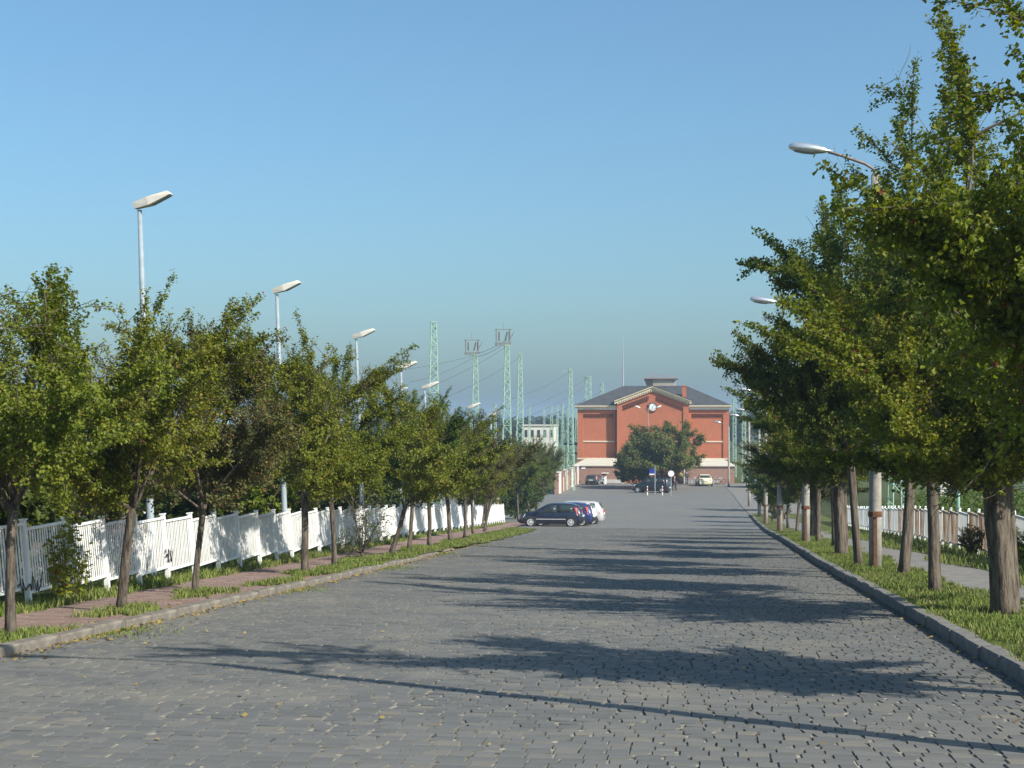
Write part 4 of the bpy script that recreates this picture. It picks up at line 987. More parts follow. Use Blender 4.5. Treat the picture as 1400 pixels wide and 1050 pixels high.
ax = -10.586; mb = MB(); mb.tube([(ax, ym, zr - .3), (ax, ym, (zr + 16.250) / 2), (ax, ym, 18.370)], [.1, .07, .025], 8); mb.tube([(ax - .25, ym, 15.950), (ax + .25, ym, 15.950)], .03, 5); SB(mb, 'antenna', M['galv'])
ax = -0.695; mb = MB(); mb.tube([(ax, ym, zr - 1.6), (ax, ym, zr - .1)], .03, 5); mb.tube([(ax - .5, ym, zr - .2), (ax + .5, ym, zr - .1)], .025, 5); SB(mb, 'antenna', M['galv'])
# clock
ck = MB(); cz = 8.480; ccx = -6.283
mt = Matrix.Translation((ccx, FYG - .02, cz)) @ Matrix.Rotation(R(90), 4, 'X')
ck.lathe([(.46, 0), (.64, 0), (.66, .1), (.6, .16), (.52, .16), (.48, .08)], 28, mt); ckr = SB(ck, 'clock', M['brick_dark'])
f_ = MB(); f_.lathe([(.0, .04), (.5, .04), (.5, .1), (.0, .1)], 28, mt); f_.build('clock_face', M['clock'], ckr)
h_ = MB()
for ang, ln, w in ((R(-52), .42, .05), (R(128), .26, .06)):
    rm = Matrix.Translation((ccx, FYG - .14, cz)) @ Matrix.Rotation(ang, 4, 'Y'); h_.box((0, 0, 0), (.01, .01, .01))
    h_.hexa([rm @ Vector(p) for p in ((-.03, -.012, 0), (ln, -.012, -w/3), (ln, .012, -w/3), (-.03, .012, 0))], [rm @ Vector(p) for p in ((-.03, -.012, w), (ln, -.012, w/3), (ln, .012, w/3), (-.03, .012, w))])
h_.v = h_.v[0:0] + [p for p in h_.v]; 
h_.build('clock_hand', M['black'], ckr)
tk = MB()
for k in range(12):
    rm = Matrix.Translation((ccx, FYG - .13, cz)) @ Matrix.Rotation(k * math.pi / 6, 4, 'Y'); tk.box(rm @ Vector((.42, 0, 0)), (.08, .02, .03), rm.to_3x3())
tk.build('hour_marks', M['black'], ckr)
# low annexes in front
for a, b, hip, nm_ in ((-16.441, -9.828, -1, 'l'), (-2.237, 4.272, 1, 'r')):
    z1 = 0.780; z2 = 1.740
    mb = MB(); mb.box(((a + b) / 2, (FYA + FYG - .2) / 2, (zg + z1) / 2), (b - a, FYG - .2 - FYA, z1 - zg)); SB(mb, 'annex_wall', M['brick_brown'])
    mb = MB(); mb.box(((a + b) / 2 + .9 * hip * -1, FYA - .04, zg + .36), (b - a - 2.2, .1, .5)); SB(mb, 'plinth', M['plinth'])
    q0, q1 = a - .1, b + .1; r0_, r1_ = (a + 1.5, b) if hip < 0 else (a, b - 1.5)
    mb = MB(); yf, yb = FYA - .1, FYG - .31
    mb.add([(q0, yf, z1), (q1, yf, z1), (q1, yb, z1), (q0, yb, z1), (q0, yf, z1 + .1), (q1, yf, z1 + .1), (r1_, yb, z2), (r0_, yb, z2), (q0, yb, z1 + .1), (q1, yb, z1 + .1)],
           [(3, 2, 1, 0), (0, 1, 5, 4), (4, 5, 6, 7), (1, 2, 9, 5), (5, 9, 6), (3, 0, 4, 8), (8, 4, 7), (2, 3, 8, 9), (9, 8, 7, 6)])
    SB(mb, 'annex_roof', M['felt'])
    mb = MB(); mb.box(((a + b) / 2, yf - .02, z1 + .02), (q1 - q0, .06, .1)); SB(mb, 'gutter', M['arm'])
    px_ = b - .12 if hip < 0 else a + .12
    mb = MB(); mb.tube([(px_, FYA - .08, zg), (px_, FYA - .08, z1 - .05)], .05, 8); SB(mb, 'downpipe', M['sign_white'])
zs = 0.640; mb = MB(); mb.box((-15.067, FYA - .03, zs), (.5, .04, .42)); SB(mb, 'notice_board', M['sign_white'])
mb = MB(); mb.tube([(gl - .12, FYW - .2, zg + 3), (gl - .12, FYW - .2, ze)], .1, 8); SB(mb, 'downpipe', M['dark'])
# tower platform behind the roof
tw_ = empty('water_tower', (-5.936, 240, -1.5), 0, 'squat concrete tower with a railed platform showing above the station ridge', 'tower')
sx_ = 240 / 2200.0; tx = lambda px: (px - 903) * sx_; tz = lambda py: 8.0 - (py - 577) * sx_ 
MB().box((0, 0, tz(527) / 2), (tx(922) - tx(889), 4, tz(527))).build('shaft', M['render_c'], tw_)
mb = MB(); a, b = tx(884), tx(923)
mb.hexa([(a + .3, -2, tz(530)), (b, -2, tz(530)), (b, 2, tz(530)), (a + .3, 2, tz(530))], [(a - .2, -2.2, tz(519)), (b, -2.2, tz(519)), (b, 2.2, tz(519)), (a - .2, 2.2, tz(519))]); mb.build('upper_wall', M['render_c'], tw_)
mb = MB(); mb.hexa([(a + .2, -2.15, tz(530)), (tx(893), -2.15, tz(530)), (tx(893), -2.0, tz(530)), (a + .2, -2.0, tz(530))], [(a - .3, -2.4, tz(519)), (tx(894), -2.4, tz(519)), (tx(894), -2.2, tz(519)), (a - .3, -2.2, tz(519))]); mb.build('slate_cladding', M['slate'], tw_)
mb = MB(); mb.box((tx(904), 0, tz(518.3)), (tx(927) - tx(881), 5, .16)); mb.build('platform', M['arm'], tw_)
for yy in (-2.4, 2.4):
    mb = MB()
    for k in range(9):
        x = tx(884) + (tx(925) - tx(884)) * k / 8; mb.tube([(x, yy, tz(518)), (x, yy, tz(512.5))], .025, 5)
    for zz in (512.5, 515): mb.tube([(tx(884), yy, tz(zz)), (tx(925), yy, tz(zz))], .03, 5)
    if yy < 0: mb.tube([(tx(895.5), yy, tz(518)), (tx(895.5), yy, tz(509))], .03, 5)
    mb.build('railing', M['galv'], tw_)
# platform canopy left of the station
pc = empty('platform_canopy', (-17.277, 222, -1.5), 0, 'dark low platform canopy roof left of the station', 'canopy')
zc2 = 3.470 + 1.5
MB().box((-.4, 3, zc2), (2.2, 8, .25)).build('roof', M['slate'], pc); MB().box((.3, -3.4, zc2 - 1.2), (1.6, 5, .14)).build('lower_roof', M['slate'], pc)
for yy in (-3.5, 1, 5): MB().tube([(.4, yy, 0), (.4, yy, zc2 - .1)], .08, 8).build('post', M['sign_white'], pc)
# brick and white pillared wall on the left of the forecourt
pw = empty('pillared_wall', (-15.7, 176, -1.43), 0, 'wall of brick pillars and white posts along the left of the forecourt', 'wall')
for k in range(11):
    yy = k * 2.9; mb = MB(); mb.box((0, yy, 1.15), (.45, .45, 2.3)); mb.box((0, yy, 2.34), (.55, .55, .09)); mb.build('pillar', M['sign_white'] if k % 3 == 1 else M['brick_brown'], pw)
    if k < 10: MB().box((0, yy + 1.45, .8), (.16, 2.4, 1.6)).build('wall_bay', M['brick_brown'] if k % 2 else M['render_w'], pw)
bp = empty('brick_pier', (-14.2, 109.5, gz(109.5)), 0, 'short brown brick pier at the end of the white fence', 'pier')
MB().box((0, 0, .75), (.8, .8, 1.6)).build('shaft', M['brick_brown'], bp); MB().box((0, 0, 1.6), (.95, .95, .12)).build('cap', M['render_c'], bp)

# ------------------------------------------------------------------ cars
def car(label, x, y, rz, col, Ln=3.85, W=1.65, H=1.42, kind='hatch', z=None, doors=1):
    root = empty('parked_car', (x, y, gz(y) if z is None else z), rz, label, 'car', None)
    root.rotation_euler = (0, 0, rz)
    h = Ln / 2; k = H / 1.42
    # stations: x, belt height, top height, belt half width factor, roof half width factor
    if kind == 'hatch': S_ = [(-h, .62, .66, .80, .72), (-h+.06, .86, .92, .9, .74), (-h+.22, .93, 1.2, .96, .70), (-h+.5, .94, 1.36, .98, .70), (-h+1.1, .92, 1.42, 1, .70), (-h+1.75, .90, 1.41, 1, .69), (-h+2.15, .89, 1.34, 1, .68), (h-.98, .87, .93, .99, .86), (h-.5, .8, .84, .95, .8), (h-.14, .66, .7, .86, .7), (h, .5, .54, .74, .6)]
    elif kind == 'estate': S_ = [(-h, .62, .68, .84, .74), (-h+.06, .88, .95, .92, .76), (-h+.3, .93, 1.3, .97, .71), (-h+.6, .94, 1.4, .98, .71), (-h+1.6, .92, 1.42, 1, .70), (-h+2.3, .9, 1.41, 1, .69), (-h+2.7, .89, 1.33, 1, .68), (h-1.15, .87, .93, .99, .86), (h-.6, .8, .85, .95, .8), (h-.14, .66, .7, .86, .7), (h, .5, .54, .74, .6)]
    elif kind == 'mpv': S_ = [(-h, .6, .68, .88, .8), (-h+.05, .9, 1.1, .95, .8), (-h+.16, .95, 1.34, .98, .77), (-h+.4, .96, 1.41, 1, .76), (-h+1.6, .93, 1.42, 1, .75), (-h+2.5, .9, 1.38, 1, .73), (-h+2.8, .88, 1.28, 1, .72), (h-.85, .8, .86, .98, .84), (h-.45, .72, .77, .94, .78), (h-.12, .58, .62, .86, .7), (h, .45, .48, .76, .6)]
    else: S_ = [(-h, .62, .68, .82, .72), (-h+.05, .86, .9, .9, .76), (-h+.5, .91, .96, .97, .84), (-h+1.0, .92, 1.32, .98, .69), (-h+1.4, .91, 1.41, 1, .68), (-h+2.0, .9, 1.42, 1, .68), (-h+2.5, .88, 1.32, 1, .67), (h-1.15, .86, .92, .99, .86), (h-.6, .79, .84, .95, .8), (h-.14, .64, .68, .86, .7), (h, .5, .54, .74, .6)]
    S_ = [(s[0], s[1] * (.94 if i > 0 and i < 8 else 1), s[2], s[3], s[4] * (1.03 if 1 < i < 7 else 1)) for i, s in enumerate(S_)]
    xs = [s[0] for s in S_]
    def sec(xx): return [float(np.interp(xx, xs, [s[i] for s in S_])) for i in range(1, 5)]
    w = W / 2
    def ring(s):
        _, zb, zt, a, b = s; zb *= k; zt *= k; zl = .2 if abs(s[0]) < h - .02 else .26
        half = [(0, zl), (w*a*.86, zl), (w*a*.97, zl+.12), (w*a, zl + (zb-zl)*.55), (w*a*.965, zb-.03*k), (w*a*.945, zb), (w*(b+.03), zb+(zt-zb)*.86), (w*b*.93, zt-.012), (w*b*.6, zt), (0, zt)]
        return half + [(-p[0], p[1]) for p in half[-2:0:-1]]
    rings = [[(s[0], p[0], p[1]) for p in ring(s)] for s in S_]
    n = len(rings[0]); mb = MB(); V = [p for r_ in rings for p in r_]
    F = [(i*n+j, (i+1)*n+j, (i+1)*n+(j+1) % n, i*n+(j+1) % n) for i in range(len(rings)-1) for j in range(n)]
    F += [tuple(range(n)), tuple(range(len(V)-1, len(V)-1-n, -1))]
    mb.add(V, F); mb.build('body', col, root, True)
    def side(xx, t, sg, off=.012):
        zb, zt, a, b = sec(xx); zb *= k; zt *= k
        y0, z0, y1, z1_ = w*a*.945, zb, w*(b+.03), zb+(zt-zb)*.86
        return (xx, sg * (y0 + (y1-y0)*t + off), z0 + (z1_-z0)*t + .002)
    def pane(name, lo, hi, m):
        mb = MB(); n_ = len(lo); mid = [tuple(p) for p in lo] + [tuple(p) for p in hi]
        mb.add(mid, [(i, i+1, n_+i+1, n_+i) for i in range(n_-1)]); o = mb.build(name, m, root, True)
        md = o.modifiers.new('thick', 'SOLIDIFY'); md.thickness = .008; md.offset = 0; return o
    # side windows between rear pillar and windscreen pillar
    xr_, xf_ = xs[3], xs[7] - .06
    if kind in ('estate', 'mpv'): xr_ = xs[2] + .2
    if kind == 'saloon': xr_ = xs[3] - .12
    xtop = xs[6] - .08; cuts = {'hatch': [xr_, -h+1.5], 'estate': [xr_, -h+1.15, -h+2.0], 'mpv': [xr_, -h+1.25, -h+2.2], 'saloon': [xr_, -h+1.75]}[kind] + [xf_]
    for sg in (-1, 1):
        for i in range(len(cuts) - 1):
            a, b = cuts[i] + .05, cuts[i+1] - .03; lo, hi = [], []
            for q in range(5):
                xx = a + (b - a) * q / 4; lo.append(side(xx, .06, sg)); xt = min(xx, xtop) if i == len(cuts) - 2 else xx
                tt = .95
                if xx > xtop: tt = max(.07, .95 * (xf_ + .1 - xx) / (xf_ + .1 - xtop)); xt = xx
                if i == 0 and kind == 'saloon' and q == 0: tt = .5
                hi.append(side(xt, tt, sg))
            pane('window', lo, hi, M['glass'])
        zd = .48 * k; MB().box((-.05, sg * (w * 1.0 + .004), zd), (Ln * .46, .016, .05)).build('door_trim', M['alloy'] if kind == 'hatch' else M['dark'], root)
        MB().box((-h + 1.75, sg * (w * .97 + .012), .78 * k), (.16, .02, .03)).build('door_handle', col, root)
        mm = MB(); mm.box((xs[7] - .22, sg * (w + .09), .95 * k), (.1, .17, .13)); mm.build('mirror', col, root)
        tl = MB()
        if kind in ('hatch', 'mpv'): a_, b_ = .72 * k, 1.16 * k; P0 = -h + .1; P1 = -h + .24
        else: a_, b_ = .68 * k, .86 * k; P0 = -h + .02; P1 = -h + .06
        tl.hexa([(P0 - .06, sg * w * .62, a_), (P0 + .2, sg * (w * .97 + .01), a_), (P0 + .08, sg * (w * .9), a_), (P0, sg * w * .62, a_)], [(P1 - .06, sg * w * .66, b_), (P1 + .22, sg * (w * .9 + .01), b_), (P1 + .1, sg * (w * .8), b_), (P1, sg * w * .66, b_)]); tl.build('tail_light', M['tail'], root)
        hl = MB(); hl.hexa([(h - .1, sg * w * .45, .56 * k), (h + .0, sg * w * .5, .56 * k), (h - .3, sg * w * .93, .6 * k), (h - .35, sg * w * .85, .6 * k)], [(h - .2, sg * w * .45, .7 * k), (h - .1, sg * w * .5, .68 * k), (h - .42, sg * w * .92, .78 * k), (h - .5, sg * w * .82, .78 * k)]); hl.build('head_light', M['head'], root)
        for wxp in (-h + .68, h - .74):
            ra = .3 if kind != 'mpv' else .32
            MB().lathe([(.02, -.2), (ra + .055, -.2), (ra + .055, .0), (.02, .0)], 20, Matrix.Translation((wxp, sg * (w + .002), ra + .02)) @ Matrix.Rotation(-sg * R(90), 4, 'X')).build('wheel_arch', M['dark'], root)
            wt = Matrix.Translation((wxp, sg * (w + .02), ra)) @ Matrix.Rotation(-sg * R(90), 4, 'X')
            ty = MB().lathe([(ra * .6, -.18), (ra * .96, -.18), (ra, -.14), (ra, -.04), (ra * .95, 0), (ra * .66, .004)], 22, wt).build('wheel', M['tyre'], root, True)
            rm = MB(); rm.lathe([(.01, .012), (ra * .2, .016), (ra * .24, .006), (ra * .6, .004), (ra * .67, .01), (ra * .68, -.02)], 20, wt)
            rm.build('rim', M['alloy'], ty)
            sp = MB()
            for q in range(5):
                rr_ = wt @ Matrix.Rotation(q * R(72), 4, 'Z'); sp.box(rr_ @ Vector((ra * .42, 0, .012)), (ra * .22, .045, .012), rr_.to_3x3())
            sp.build('rim_slot', M['dark'], ty)
    # windscreen and rear window
    def glass(i0, i1, f0, f1, name):
        s0, s1 = S_[i0], S_[i1]
        def q(f, u): xx = s0[0] + (s1[0]-s0[0])*f; zz = (s0[2] + (s1[2]-s0[2])*f)*k; ww_ = w*(s0[4] + (s1[4]-s0[4])*f)*.9; return xx, u * ww_, zz
        ofs = Vector((-(s1[2]-s0[2]), 0, (s1[0]-s0[0]))).normalized() * .014
        if ofs.z < 0: ofs = -ofs
        pane(name, [Vector(q(f0, u)) + ofs for u in (-1, -.5, 0, .5, 1)], [Vector(q(f1, u)) + ofs for u in (-1, -.5, 0, .5, 1)], M['glass'])
    glass(7, 6, .08, .94, 'windscreen')
    if kind == 'saloon': glass(2, 3, .12, .92, 'rear_window')
    elif kind == 'mpv': glass(1, 2, .1, .95, 'rear_window')
    else: glass(1, 2, .15, .98, 'rear_window'); 
    if kind == 'hatch': glass(2, 3, -.02, .5, 'rear_window')
    MB().box((-h - .012, 0, .42), (.09, W * .86, .2)).build('rear_bumper', M['dark'] if kind in ('hatch', 'mpv') else col, root)
    MB().box((h - .02, 0, .34), (.1, W * .7, .16)).build('front_bumper', M['dark'], root)
    MB().box((-h - .03, 0, .66 * k if kind != 'mpv' else .6), (.07, .5, .11)).build('number_plate', M['plate'], root)
    return root
car('navy blue three door hatchback parked with its nose to the white fence, nearest car', -8.98, 97.0, math.pi, M['p_navy'], 3.85, 1.65, 1.43)
car('bright blue car half hidden behind the navy hatchback', -8.6, 99.7, math.pi + .03, M['p_blue'], 3.95, 1.68, 1.46)
car('white hatchback parked third behind the two blue cars', -8.6, 102.4, math.pi - .02, M['p_white'], 3.9, 1.68, 1.46)
car('pale silver estate car, last and farthest of the parked row', -8.55, 105.4, math.pi, M['p_silver'], 4.5, 1.74, 1.52, 'estate')
car('black people carrier parked before the broad tree at the forecourt', -5.45, 181.5, math.pi - R(17), M['p_black'], 4.25, 1.82, 1.72, 'mpv')
car('ivory taxi coloured saloon seen from behind on the right of the forecourt', .4, 202.3, R(96), M['p_ivory'], 4.5, 1.76, 1.44, 'saloon')
car('dark grey hatchback standing by the left annex wall', -13.370, 204.6, R(78), M['p_grey'], 3.7, 1.68, 1.3)
# pale blue delivery van, mostly hidden by the right hand trees
vn = empty('delivery_van', (6.5, 197.5, -1.43), R(90), 'pale blue van mostly hidden behind the last trees on the right', 'van')
mb = MB(); mb.prism([(-2.5, .35), (2.5, .35), (2.55, .95), (2.0, 1.15), (1.3, 2.0), (.9, 2.25), (-2.45, 2.25), (-2.5, 2.1)], (-.95, .95)); mb.build('body', M['p_pale'], vn)
mb = MB(); mb.box((-2.52, 0, 1.6), (.03, 1.4, .7)); mb.build('rear_window', M['glass'], vn)
for wxp in (-1.6, 1.6):
    for sg in (-1, 1): MB().lathe([(.05, -.2), (.33, -.2), (.33, .02), (.05, .03)], 18, Matrix.Translation((wxp, sg * .96, .33)) @ Matrix.Rotation(-sg * R(90), 4, 'X')).build('wheel', M['tyre'], vn)
for sg in (-1, 1): MB().box((-2.52, sg * .82, 1.0), (.05, .16, .4)).build('tail_light', M['tail'], vn)

# ------------------------------------------------------------------ signs, bollards, small things on the forecourt
g0 = -1.43
sg_ = empty('street_sign', (-4.977, 177, g0), 0, 'tall thin sign post with a blue plate before the black people carrier', 'sign')
MB().tube([(0, 0, -.1), (0, 0, 1.690 - g0)], .045, 8).build('post', M['galv'], sg_)
zz = 1.050 - g0
MB().box((-.32, 0, zz + .06), (.58, .03, .5)).build('blue_plate', M['sign_blue'], sg_); MB().box((-.32, 0, zz - .28), (.58, .03, .13)).build('white_plate', M['sign_white'], sg_)
sg_ = empty('round_sign', (-3.166, 174, g0), 0, 'round white faced road sign beside the black people carrier', 'sign')
MB().tube([(0, 0, -.1), (0, 0, 1.230 - g0)], .04, 8).build('post', M['galv'], sg_)
MB().lathe([(.02, -.02), (.33, -.02), (.33, .0), (.02, .001)], 24, Matrix.Translation((0, -.05, 0.950 - g0)) @ Matrix.Rotation(R(90), 4, 'X')).build('disc', M['sign_white'], sg_)
for px_, lb in ((-5.750, 'red and white bollard at the front wheel of the black people carrier'), (-4.131, 'red and white bollard at the rear wheel of the black people carrier')):
    bo_ = empty('bollard', (px_, 175, g0), 0, lb, 'bollard', 'red and white bollards')
    MB().lathe([(.06, -.05), (.06, .95), (.03, 1.0)], 10).build('post', M['sign_white'], bo_)
    for zb in (.35, .7): MB().lathe([(.055, zb), (.066, zb), (.066, zb + .17), (.055, zb + .17)], 10).build('red_band', M['sign_red'], bo_)
kb = empty('ticket_machine', (-12.231, 206, g0), 0, 'small red and white machine with flat hood by the left annex wall', 'machine')
MB().box((0, 0, .55), (.5, .4, 1.1)).build('body', M['sign_white'], kb); MB().box((-.05, -.02, 1.2), (.62, .46, .22)).build('red_panel', M['sign_red'], kb); MB().box((.08, -.1, 1.4), (.9, .8, .08)).build('hood', M['sign_white'], kb)
def bike_meshes():
    fr, wh = MB(), []
    for wxp in (-.52, .52):
        m_ = MB(); pts = [(wxp + .33 * math.cos(2*math.pi*q/18), 0, .34 + .33 * math.sin(2*math.pi*q/18)) for q in range(19)]; m_.tube(pts, .022, 5)
        for q in range(6): m_.tube([(wxp, 0, .34), (wxp + .32 * math.cos(q * 1.05), 0, .34 + .32 * math.sin(q * 1.05))], .006, 3)
        wh.append(m_.mesh('wheel', M['tyre']))
    for a, b in (((-.52, 0, .34), (-.1, 0, .3)), ((-.1, 0, .3), (-.22, 0, .82)), ((-.52, 0, .34), (-.2, 0, .76)), ((-.1, 0, .3), (.36, 0, .72)), ((-.2, 0, .76), (.34, 0, .8)), ((.33, 0, .98), (.52, 0, .34))): fr.tube([a, b], .022, 6)
    sd = MB(); sd.box((-.24, 0, .86), (.25, .13, .06)); hb = MB(); hb.tube([(.3, -.28, 1.0), (.33, 0, 1.0), (.3, .28, 1.0)], .016, 5)
    return [('wheel', wh[0]), ('wheel', wh[1]), ('frame', fr.mesh('frame', M['galv'])), ('saddle', sd.mesh('saddle', M['black'])), ('handlebar', hb.mesh('handlebar', M['galv']))]
BK = bike_meshes()
def bike(x, y, rz, lb):
    b = empty('bicycle', (x, y, g0), rz, lb, 'bicycle', 'bicycles parked by the station')
    for n_, me in BK: obj(n_, me, b)
bike(-1.112, 206.3, .15, 'bicycle leaning by the annex wall left of the ivory saloon'); bike(-0.557, 206.8, 2.9, 'bicycle half behind the ivory saloon on its left')
bike(1.667, 206.6, .1, 'bicycle against the annex wall just right of the ivory saloon'); bike(2.408, 206.9, .4, 'bicycle farthest right against the annex wall'); bike(-1.888, 205.2, 1.2, 'bicycle held by the person in dark clothes')
# people
def person(label, x, y, rz, top, legs, stride=.12, arm=.2):
    root = empty('person', (x, y, gz(y)), rz, label, 'person')
    J = [(0, 0, .98), (0, .0, 1.2), (0, .0, 1.42), (0, -.01, 1.5), (0, -.02, 1.6), (0, -.02, 1.71),
         (.1, 0, .93), (.11, -stride * .6, .5), (.11, -stride * .4, .08), (.11, -stride * .4 - .15, .04), (-.1, 0, .93), (-.11, stride, .5), (-.11, stride * 1.5, .09), (-.11, stride * 1.5 - .14, .04),
         (.19, 0, 1.4), (.25, -.02, 1.14), (.26, -arm, .92), (.26, -arm - .06, .84), (-.19, 0, 1.4), (-.25, .02, 1.14), (-.26, -arm * .6, .9), (-.26, -arm * .6 - .05, .82)]
    E = [(0, 1), (1, 2), (2, 3), (3, 4), (4, 5), (0, 6), (6, 7), (7, 8), (8, 9), (0, 10), (10, 11), (11, 12), (12, 13), (2, 14), (14, 15), (15, 16), (16, 17), (2, 18), (18, 19), (19, 20), (20, 21)]
    rad = [.15, .14, .15, .055, .09, .07, .09, .065, .045, .035, .09, .065, .045, .035, .06, .045, .033, .03, .06, .045, .033, .03]
    def skin(vs, es, rs, name, m, par, root_i=0):
        me = bpy.data.meshes.new(name); me.from_pydata(vs, es, []); o = bpy.data.objects.new(name, me); COL.objects.link(o)
        md = o.modifiers.new('s', 'SKIN'); 
        for i, v in enumerate(o.data.skin_vertices[0].data): v.radius = (rs[i], rs[i]); v.use_root = (i == root_i)
        o.modifiers.new('ss', 'SUBSURF').levels = 1
        d_ = bpy.context.evaluated_depsgraph_get(); nm2 = bpy.data.meshes.new_from_object(o.evaluated_get(d_)); o.modifiers.clear(); o.data = nm2; nm2.materials.clear(); nm2.materials.append(m)
        nm2.polygons.foreach_set('use_smooth', [True] * len(nm2.polygons)); o.parent = par; return o
    body = skin(J, E, rad, 'body', M['skin'], root)
    it = [0, 1, 2, 14, 15, 16, 18, 19, 20]; mp = {q: i for i, q in enumerate(it)}
    skin([J[q] for q in it], [(mp[a], mp[b]) for a, b in E if a in mp and b in mp], [rad[q] + .022 for q in it], 'jacket', top, root)
    it = [0, 6, 7, 8, 10, 11, 12]; mp = {q: i for i, q in enumerate(it)}
    skin([J[q] for q in it], [(mp[a], mp[b]) for a, b in E if a in mp and b in mp], [rad[q] + .02 for q in it], 'trousers', legs, root)
    hr = MB(); hr.lathe([(.02, .12), (.07, .1), (.1, .04), (.1, -.02), (.085, -.04)], 12, Matrix.Translation((0, .0, 1.66))); hr.build('hair', M['hair'], root, True)
    nz = MB(); nz.box((0, -.115, 1.63), (.025, .04, .045)); nz.build('nose', M['skin'], root)
    for s_ in (-1, 1): MB().box((s_ * .04, -.1, 1.66), (.025, .02, .012)).build('eye', M['black'], root); MB().box((s_ * .1, -.02, 1.64), (.025, .05, .07)).build('ear', M['skin'], root)
    MB().box((0, -.1, 1.585), (.05, .02, .012)).build('mouth', M['sign_red'], root)
    for s_, a_, b_ in ((1, 9, 8), (-1, 13, 12)): q = J[a_]; MB().box((q[0], q[1] + .05, .04), (.1, .27, .09)).build('shoe', M['black'], root)
    return root
person('person in a yellow jacket and dark trousers near the station entrance', -2.531, 205.0, 2.6, M['cloth_yellow'], M['cloth_dark'])
person('person in dark blue clothes standing with a bicycle right of the yellow jacket', -1.801, 205.8, .5, M['cloth_blue'], M['cloth_dark'], .05, .35)
person('person in dark clothes walking behind the rear of the black people carrier', -3.040, 188.0, 1.2, M['cloth_dark'], M['cloth_dark'], .2)

# ------------------------------------------------------------------ railway yard on the left
tag(strip('ballast_bed', M['ballast'], 40, 330, lambda y: -78, lambda y: min(-27, -20 - .02 * y), lambda y: -1.42 - gz(y), 5, 4), kind='structure')
for k, x in enumerate((-30.5, -32, -38, -39.5, -47, -48.5, -55, -56.5)):
    mb = MB(); mb.box((0, 140, .07), (.08, 200, .14)); o = mb.build('rail', M['rust'], None, loc=(x - 4, 40, -1.42)); tag(o, kind='structure')
def wagon(x, y, rz, L_, H, m, label, windows):
    r_ = empty('rail_wagon', (x, y, -1.4), rz, label, 'wagon')
    mb = MB(); mb.prism([(-1.4, .9), (1.4, .9), (1.4, H - .35), (1.0, H), (-1.0, H), (-1.4, H - .35)], (-L_/2, L_/2)); mb.build('body', m, r_)
    MB().box((0, 0, .78), (2.3, L_ * .96, .24)).build('underframe', M['dark'], r_)
    for yy in (-L_ * .36, -L_ * .28, L_ * .28, L_ * .36):
        for s_ in (-1, 1): MB().lathe([(.05, -.06), (.42, -.06), (.42, .06), (.05, .06)], 14, Matrix.Translation((s_ * .75, yy, .42)) @ Matrix.Rotation(R(90), 4, 'Y')).build('wheel', M['rust'], r_)
    if windows:
        for s_ in (-1, 1):
            for q in range(windows): MB().box((s_ * 1.41, -L_/2 + L_ * (q + .5) / windows, H - 1.2), (.03, L_ / windows * .62, .7)).build('window', M['glass'], r_)
    else:
        for s_ in (-1, 1): MB().box((s_ * 1.42, 0, 1.9), (.05, 2.0, 1.9)).build('door', m, r_)
wagon(-44.543, 150, 0.75, 14, 3.4, M['wagon_red'], 'red railcar with dark windows glimpsed between the left trees', 6)
wagon(-42.834, 158, 0.75, 11, 3.2, M['wagon_brown'], 'brown goods wagon right of the red railcar in the yard', 0)
wagon(-47.789, 140, 0.75, 10, 3.2, M['wagon_brown'], 'brown goods wagon left of the red railcar behind the first lamp post', 0)
for px_, y_, lb in ((-33.744, 95, 'yellow striped yard post left of the first lamp post'), (-26.072, 95, 'yellow striped yard post left of the second lamp post'), (-34.774, 105, 'yellow striped yard post right of the first lamp post'), (-23.561, 110, 'pale yellow yard post behind the sparse sapling')):
    r_ = empty('marker_post', (px_, y_, -1.42), 0, lb, 'post', 'yellow posts in the railway yard')
    MB().tube([(0, 0, 0), (0, 0, 4.6)], .09, 8).build('post', M['yellow'], r_)
    for q in range(7): MB().lathe([(.085, .5 + q * .6), (.097, .5 + q * .6), (.097, .62 + q * .6), (.085, .62 + q * .6)], 8).build('stripe', M['sign_white'], r_)
r_ = empty('yard_box', (-33.893, 100, -1.42), 0, 'small yellow box standing in the yard right of the first lamp post', 'box')
MB().box((0, 0, .9), (.5, .35, .8)).build('cabinet', M['yellow'], r_)
for s_ in (-1, 1): MB().box((s_ * .2, 0, .25), (.06, .06, .5)).build('leg', M['dark'], r_)
# buildings across the yard
def block(x, y, w, d, h, m, rm, label, nwx, rows, roof=0.0, name='building'):
    b = empty(name, (x, y, -1.6), 0, label, 'building'); MB().box((0, 0, h / 2), (w, d, h)).build('wall', m, b)
    if roof: MB().prism([(-w/2 - .3, h), (w/2 + .3, h), (0, h + roof)], (-d/2 - .3, d/2 + .3)).build('roof', rm, b)
    else: MB().box((0, 0, h + .12), (w + .5, d + .5, .24)).build('roof', rm, b)
    for r__ in range(rows):
        for q in range(nwx):
            wd = MB(); wd.box((-w/2 + w * (q + .5) / nwx, -d/2 - .02, h * (r__ + .55) / rows), (w / nwx * .45, .05, h / rows * .42)); wd.build('window', M['glass'], b)
block(-33.775, 340, 6.6, 8, 5.720 + 1.6, M['render_w'], M['lamp_head'], 'flat roofed cream yard building among the masts left of the station', 5, 2)
block(-36.966, 352, 3.5, 6, 5.080 + 1.6, M['render_w'], M['galv'], 'lower pale wing left of the flat roofed cream yard building', 2, 1)
hx_ = 16.920
block(hx_, 112, 1.7, 1.6, 3.320 + 1.6, M['render_w'], M['slate'], 'small white hut seen over the right fence', 1, 1, .4, 'hut')
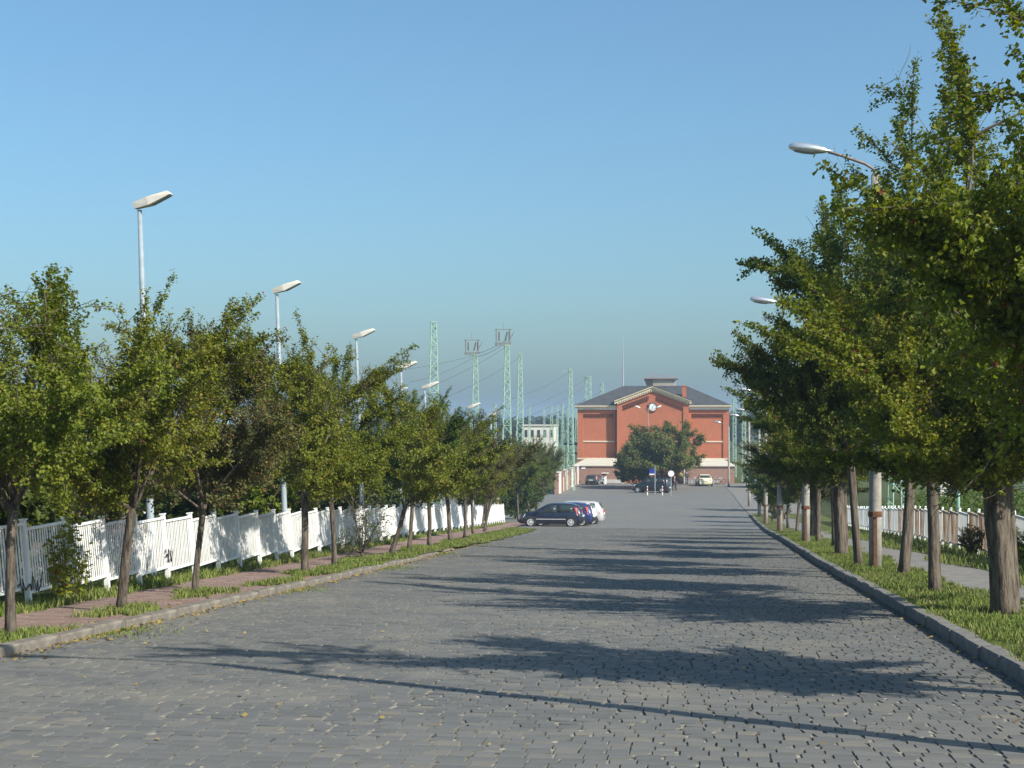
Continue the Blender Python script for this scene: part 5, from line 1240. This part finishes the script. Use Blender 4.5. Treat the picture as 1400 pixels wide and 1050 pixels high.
r_ = empty('signal_post', (11.622, 75, terrain(11.622, 75)), 0, 'short green signal post behind the right fence', 'signal'); zt = max(1.5, 4.340 - terrain(11.622, 75))
MB().tube([(0, 0, -.2), (0, 0, zt)], .08, 8).build('post', M['mast'], r_); MB().box((0, -.1, zt - .2), (.45, .3, .5)).build('head', M['mast'], r_)

# ------------------------------------------------------------------ far woods on the horizon
pts = []
for k in range(190):
    far = rng.random(); Y = 430 + 500 * far; px = rng.uniform(380, 1330)
    if 800 < px < 985 and Y < 500: continue
    X_ = (px - 958) / 2200 * Y * 1.02; Hh = rng.uniform(5.5, 9.5) * (1 + .35 * far); rw = rng.uniform(4, 7) * (1 + .3 * far)
    if 985 < px < 1060: Hh *= 1.5
    for c_ in range(6):
        cx, cy, cz2 = X_ + rng.normal(0, rw * .5), Y + rng.normal(0, 2), -1.5 + Hh * rng.uniform(.3, .85); rr_ = rw * rng.uniform(.3, .55)
        q = rng.normal(0, 1, (60, 3)); q /= np.linalg.norm(q, axis=1, keepdims=True); q *= rr_ * rng.uniform(.6, 1.05, (60, 1)); q[:, 2] *= .75
        for p in q: pts.append((cx + p[0], cy + p[1], max(-1.5, cz2 + p[2])))
tag(obj('far_woods', leaf_mass('far_woods', pts, 1.5, M['leaf_far'])), kind='stuff')
# one low wooded rise behind everything
V, F = [], []; xs_ = np.linspace(-900, 900, 61)
for j, (yy, fz) in enumerate(((950, 0), (1080, .8), (1250, 1), (1500, .7))):
    for x in xs_: V.append((x, yy, -2 + fz * (9 + 4 * math.sin(x * .006 + 1) + 2.5 * math.sin(x * .017))))
for j in range(3):
    for i in range(60): F.append((j*61+i, j*61+i+1, (j+1)*61+i+1, (j+1)*61+i))
o = obj('hills', np_mesh('hills', V, F, M['leaf_far'])); tag(o, kind='structure')

# ------------------------------------------------------------------ light haze over the plain
hz = bpy.data.materials.new('haze'); hz.use_nodes = True; nt = hz.node_tree; nt.nodes.remove(nt.nodes['Principled BSDF'])
pv_ = nt.nodes.new('ShaderNodeVolumePrincipled'); pv_.inputs['Color'].default_value = (.6, .8, 1, 1); pv_.inputs['Density'].default_value = .0005; pv_.inputs['Anisotropy'].default_value = .2
nt.links.new(pv_.outputs[0], nt.nodes['Material Output'].inputs['Volume'])
mb = MB(); mb.box((0, 1720, 15.5), (6400, 3900, 39)); hzo = mb.build('haze', hz, None); tag(hzo, kind='stuff')
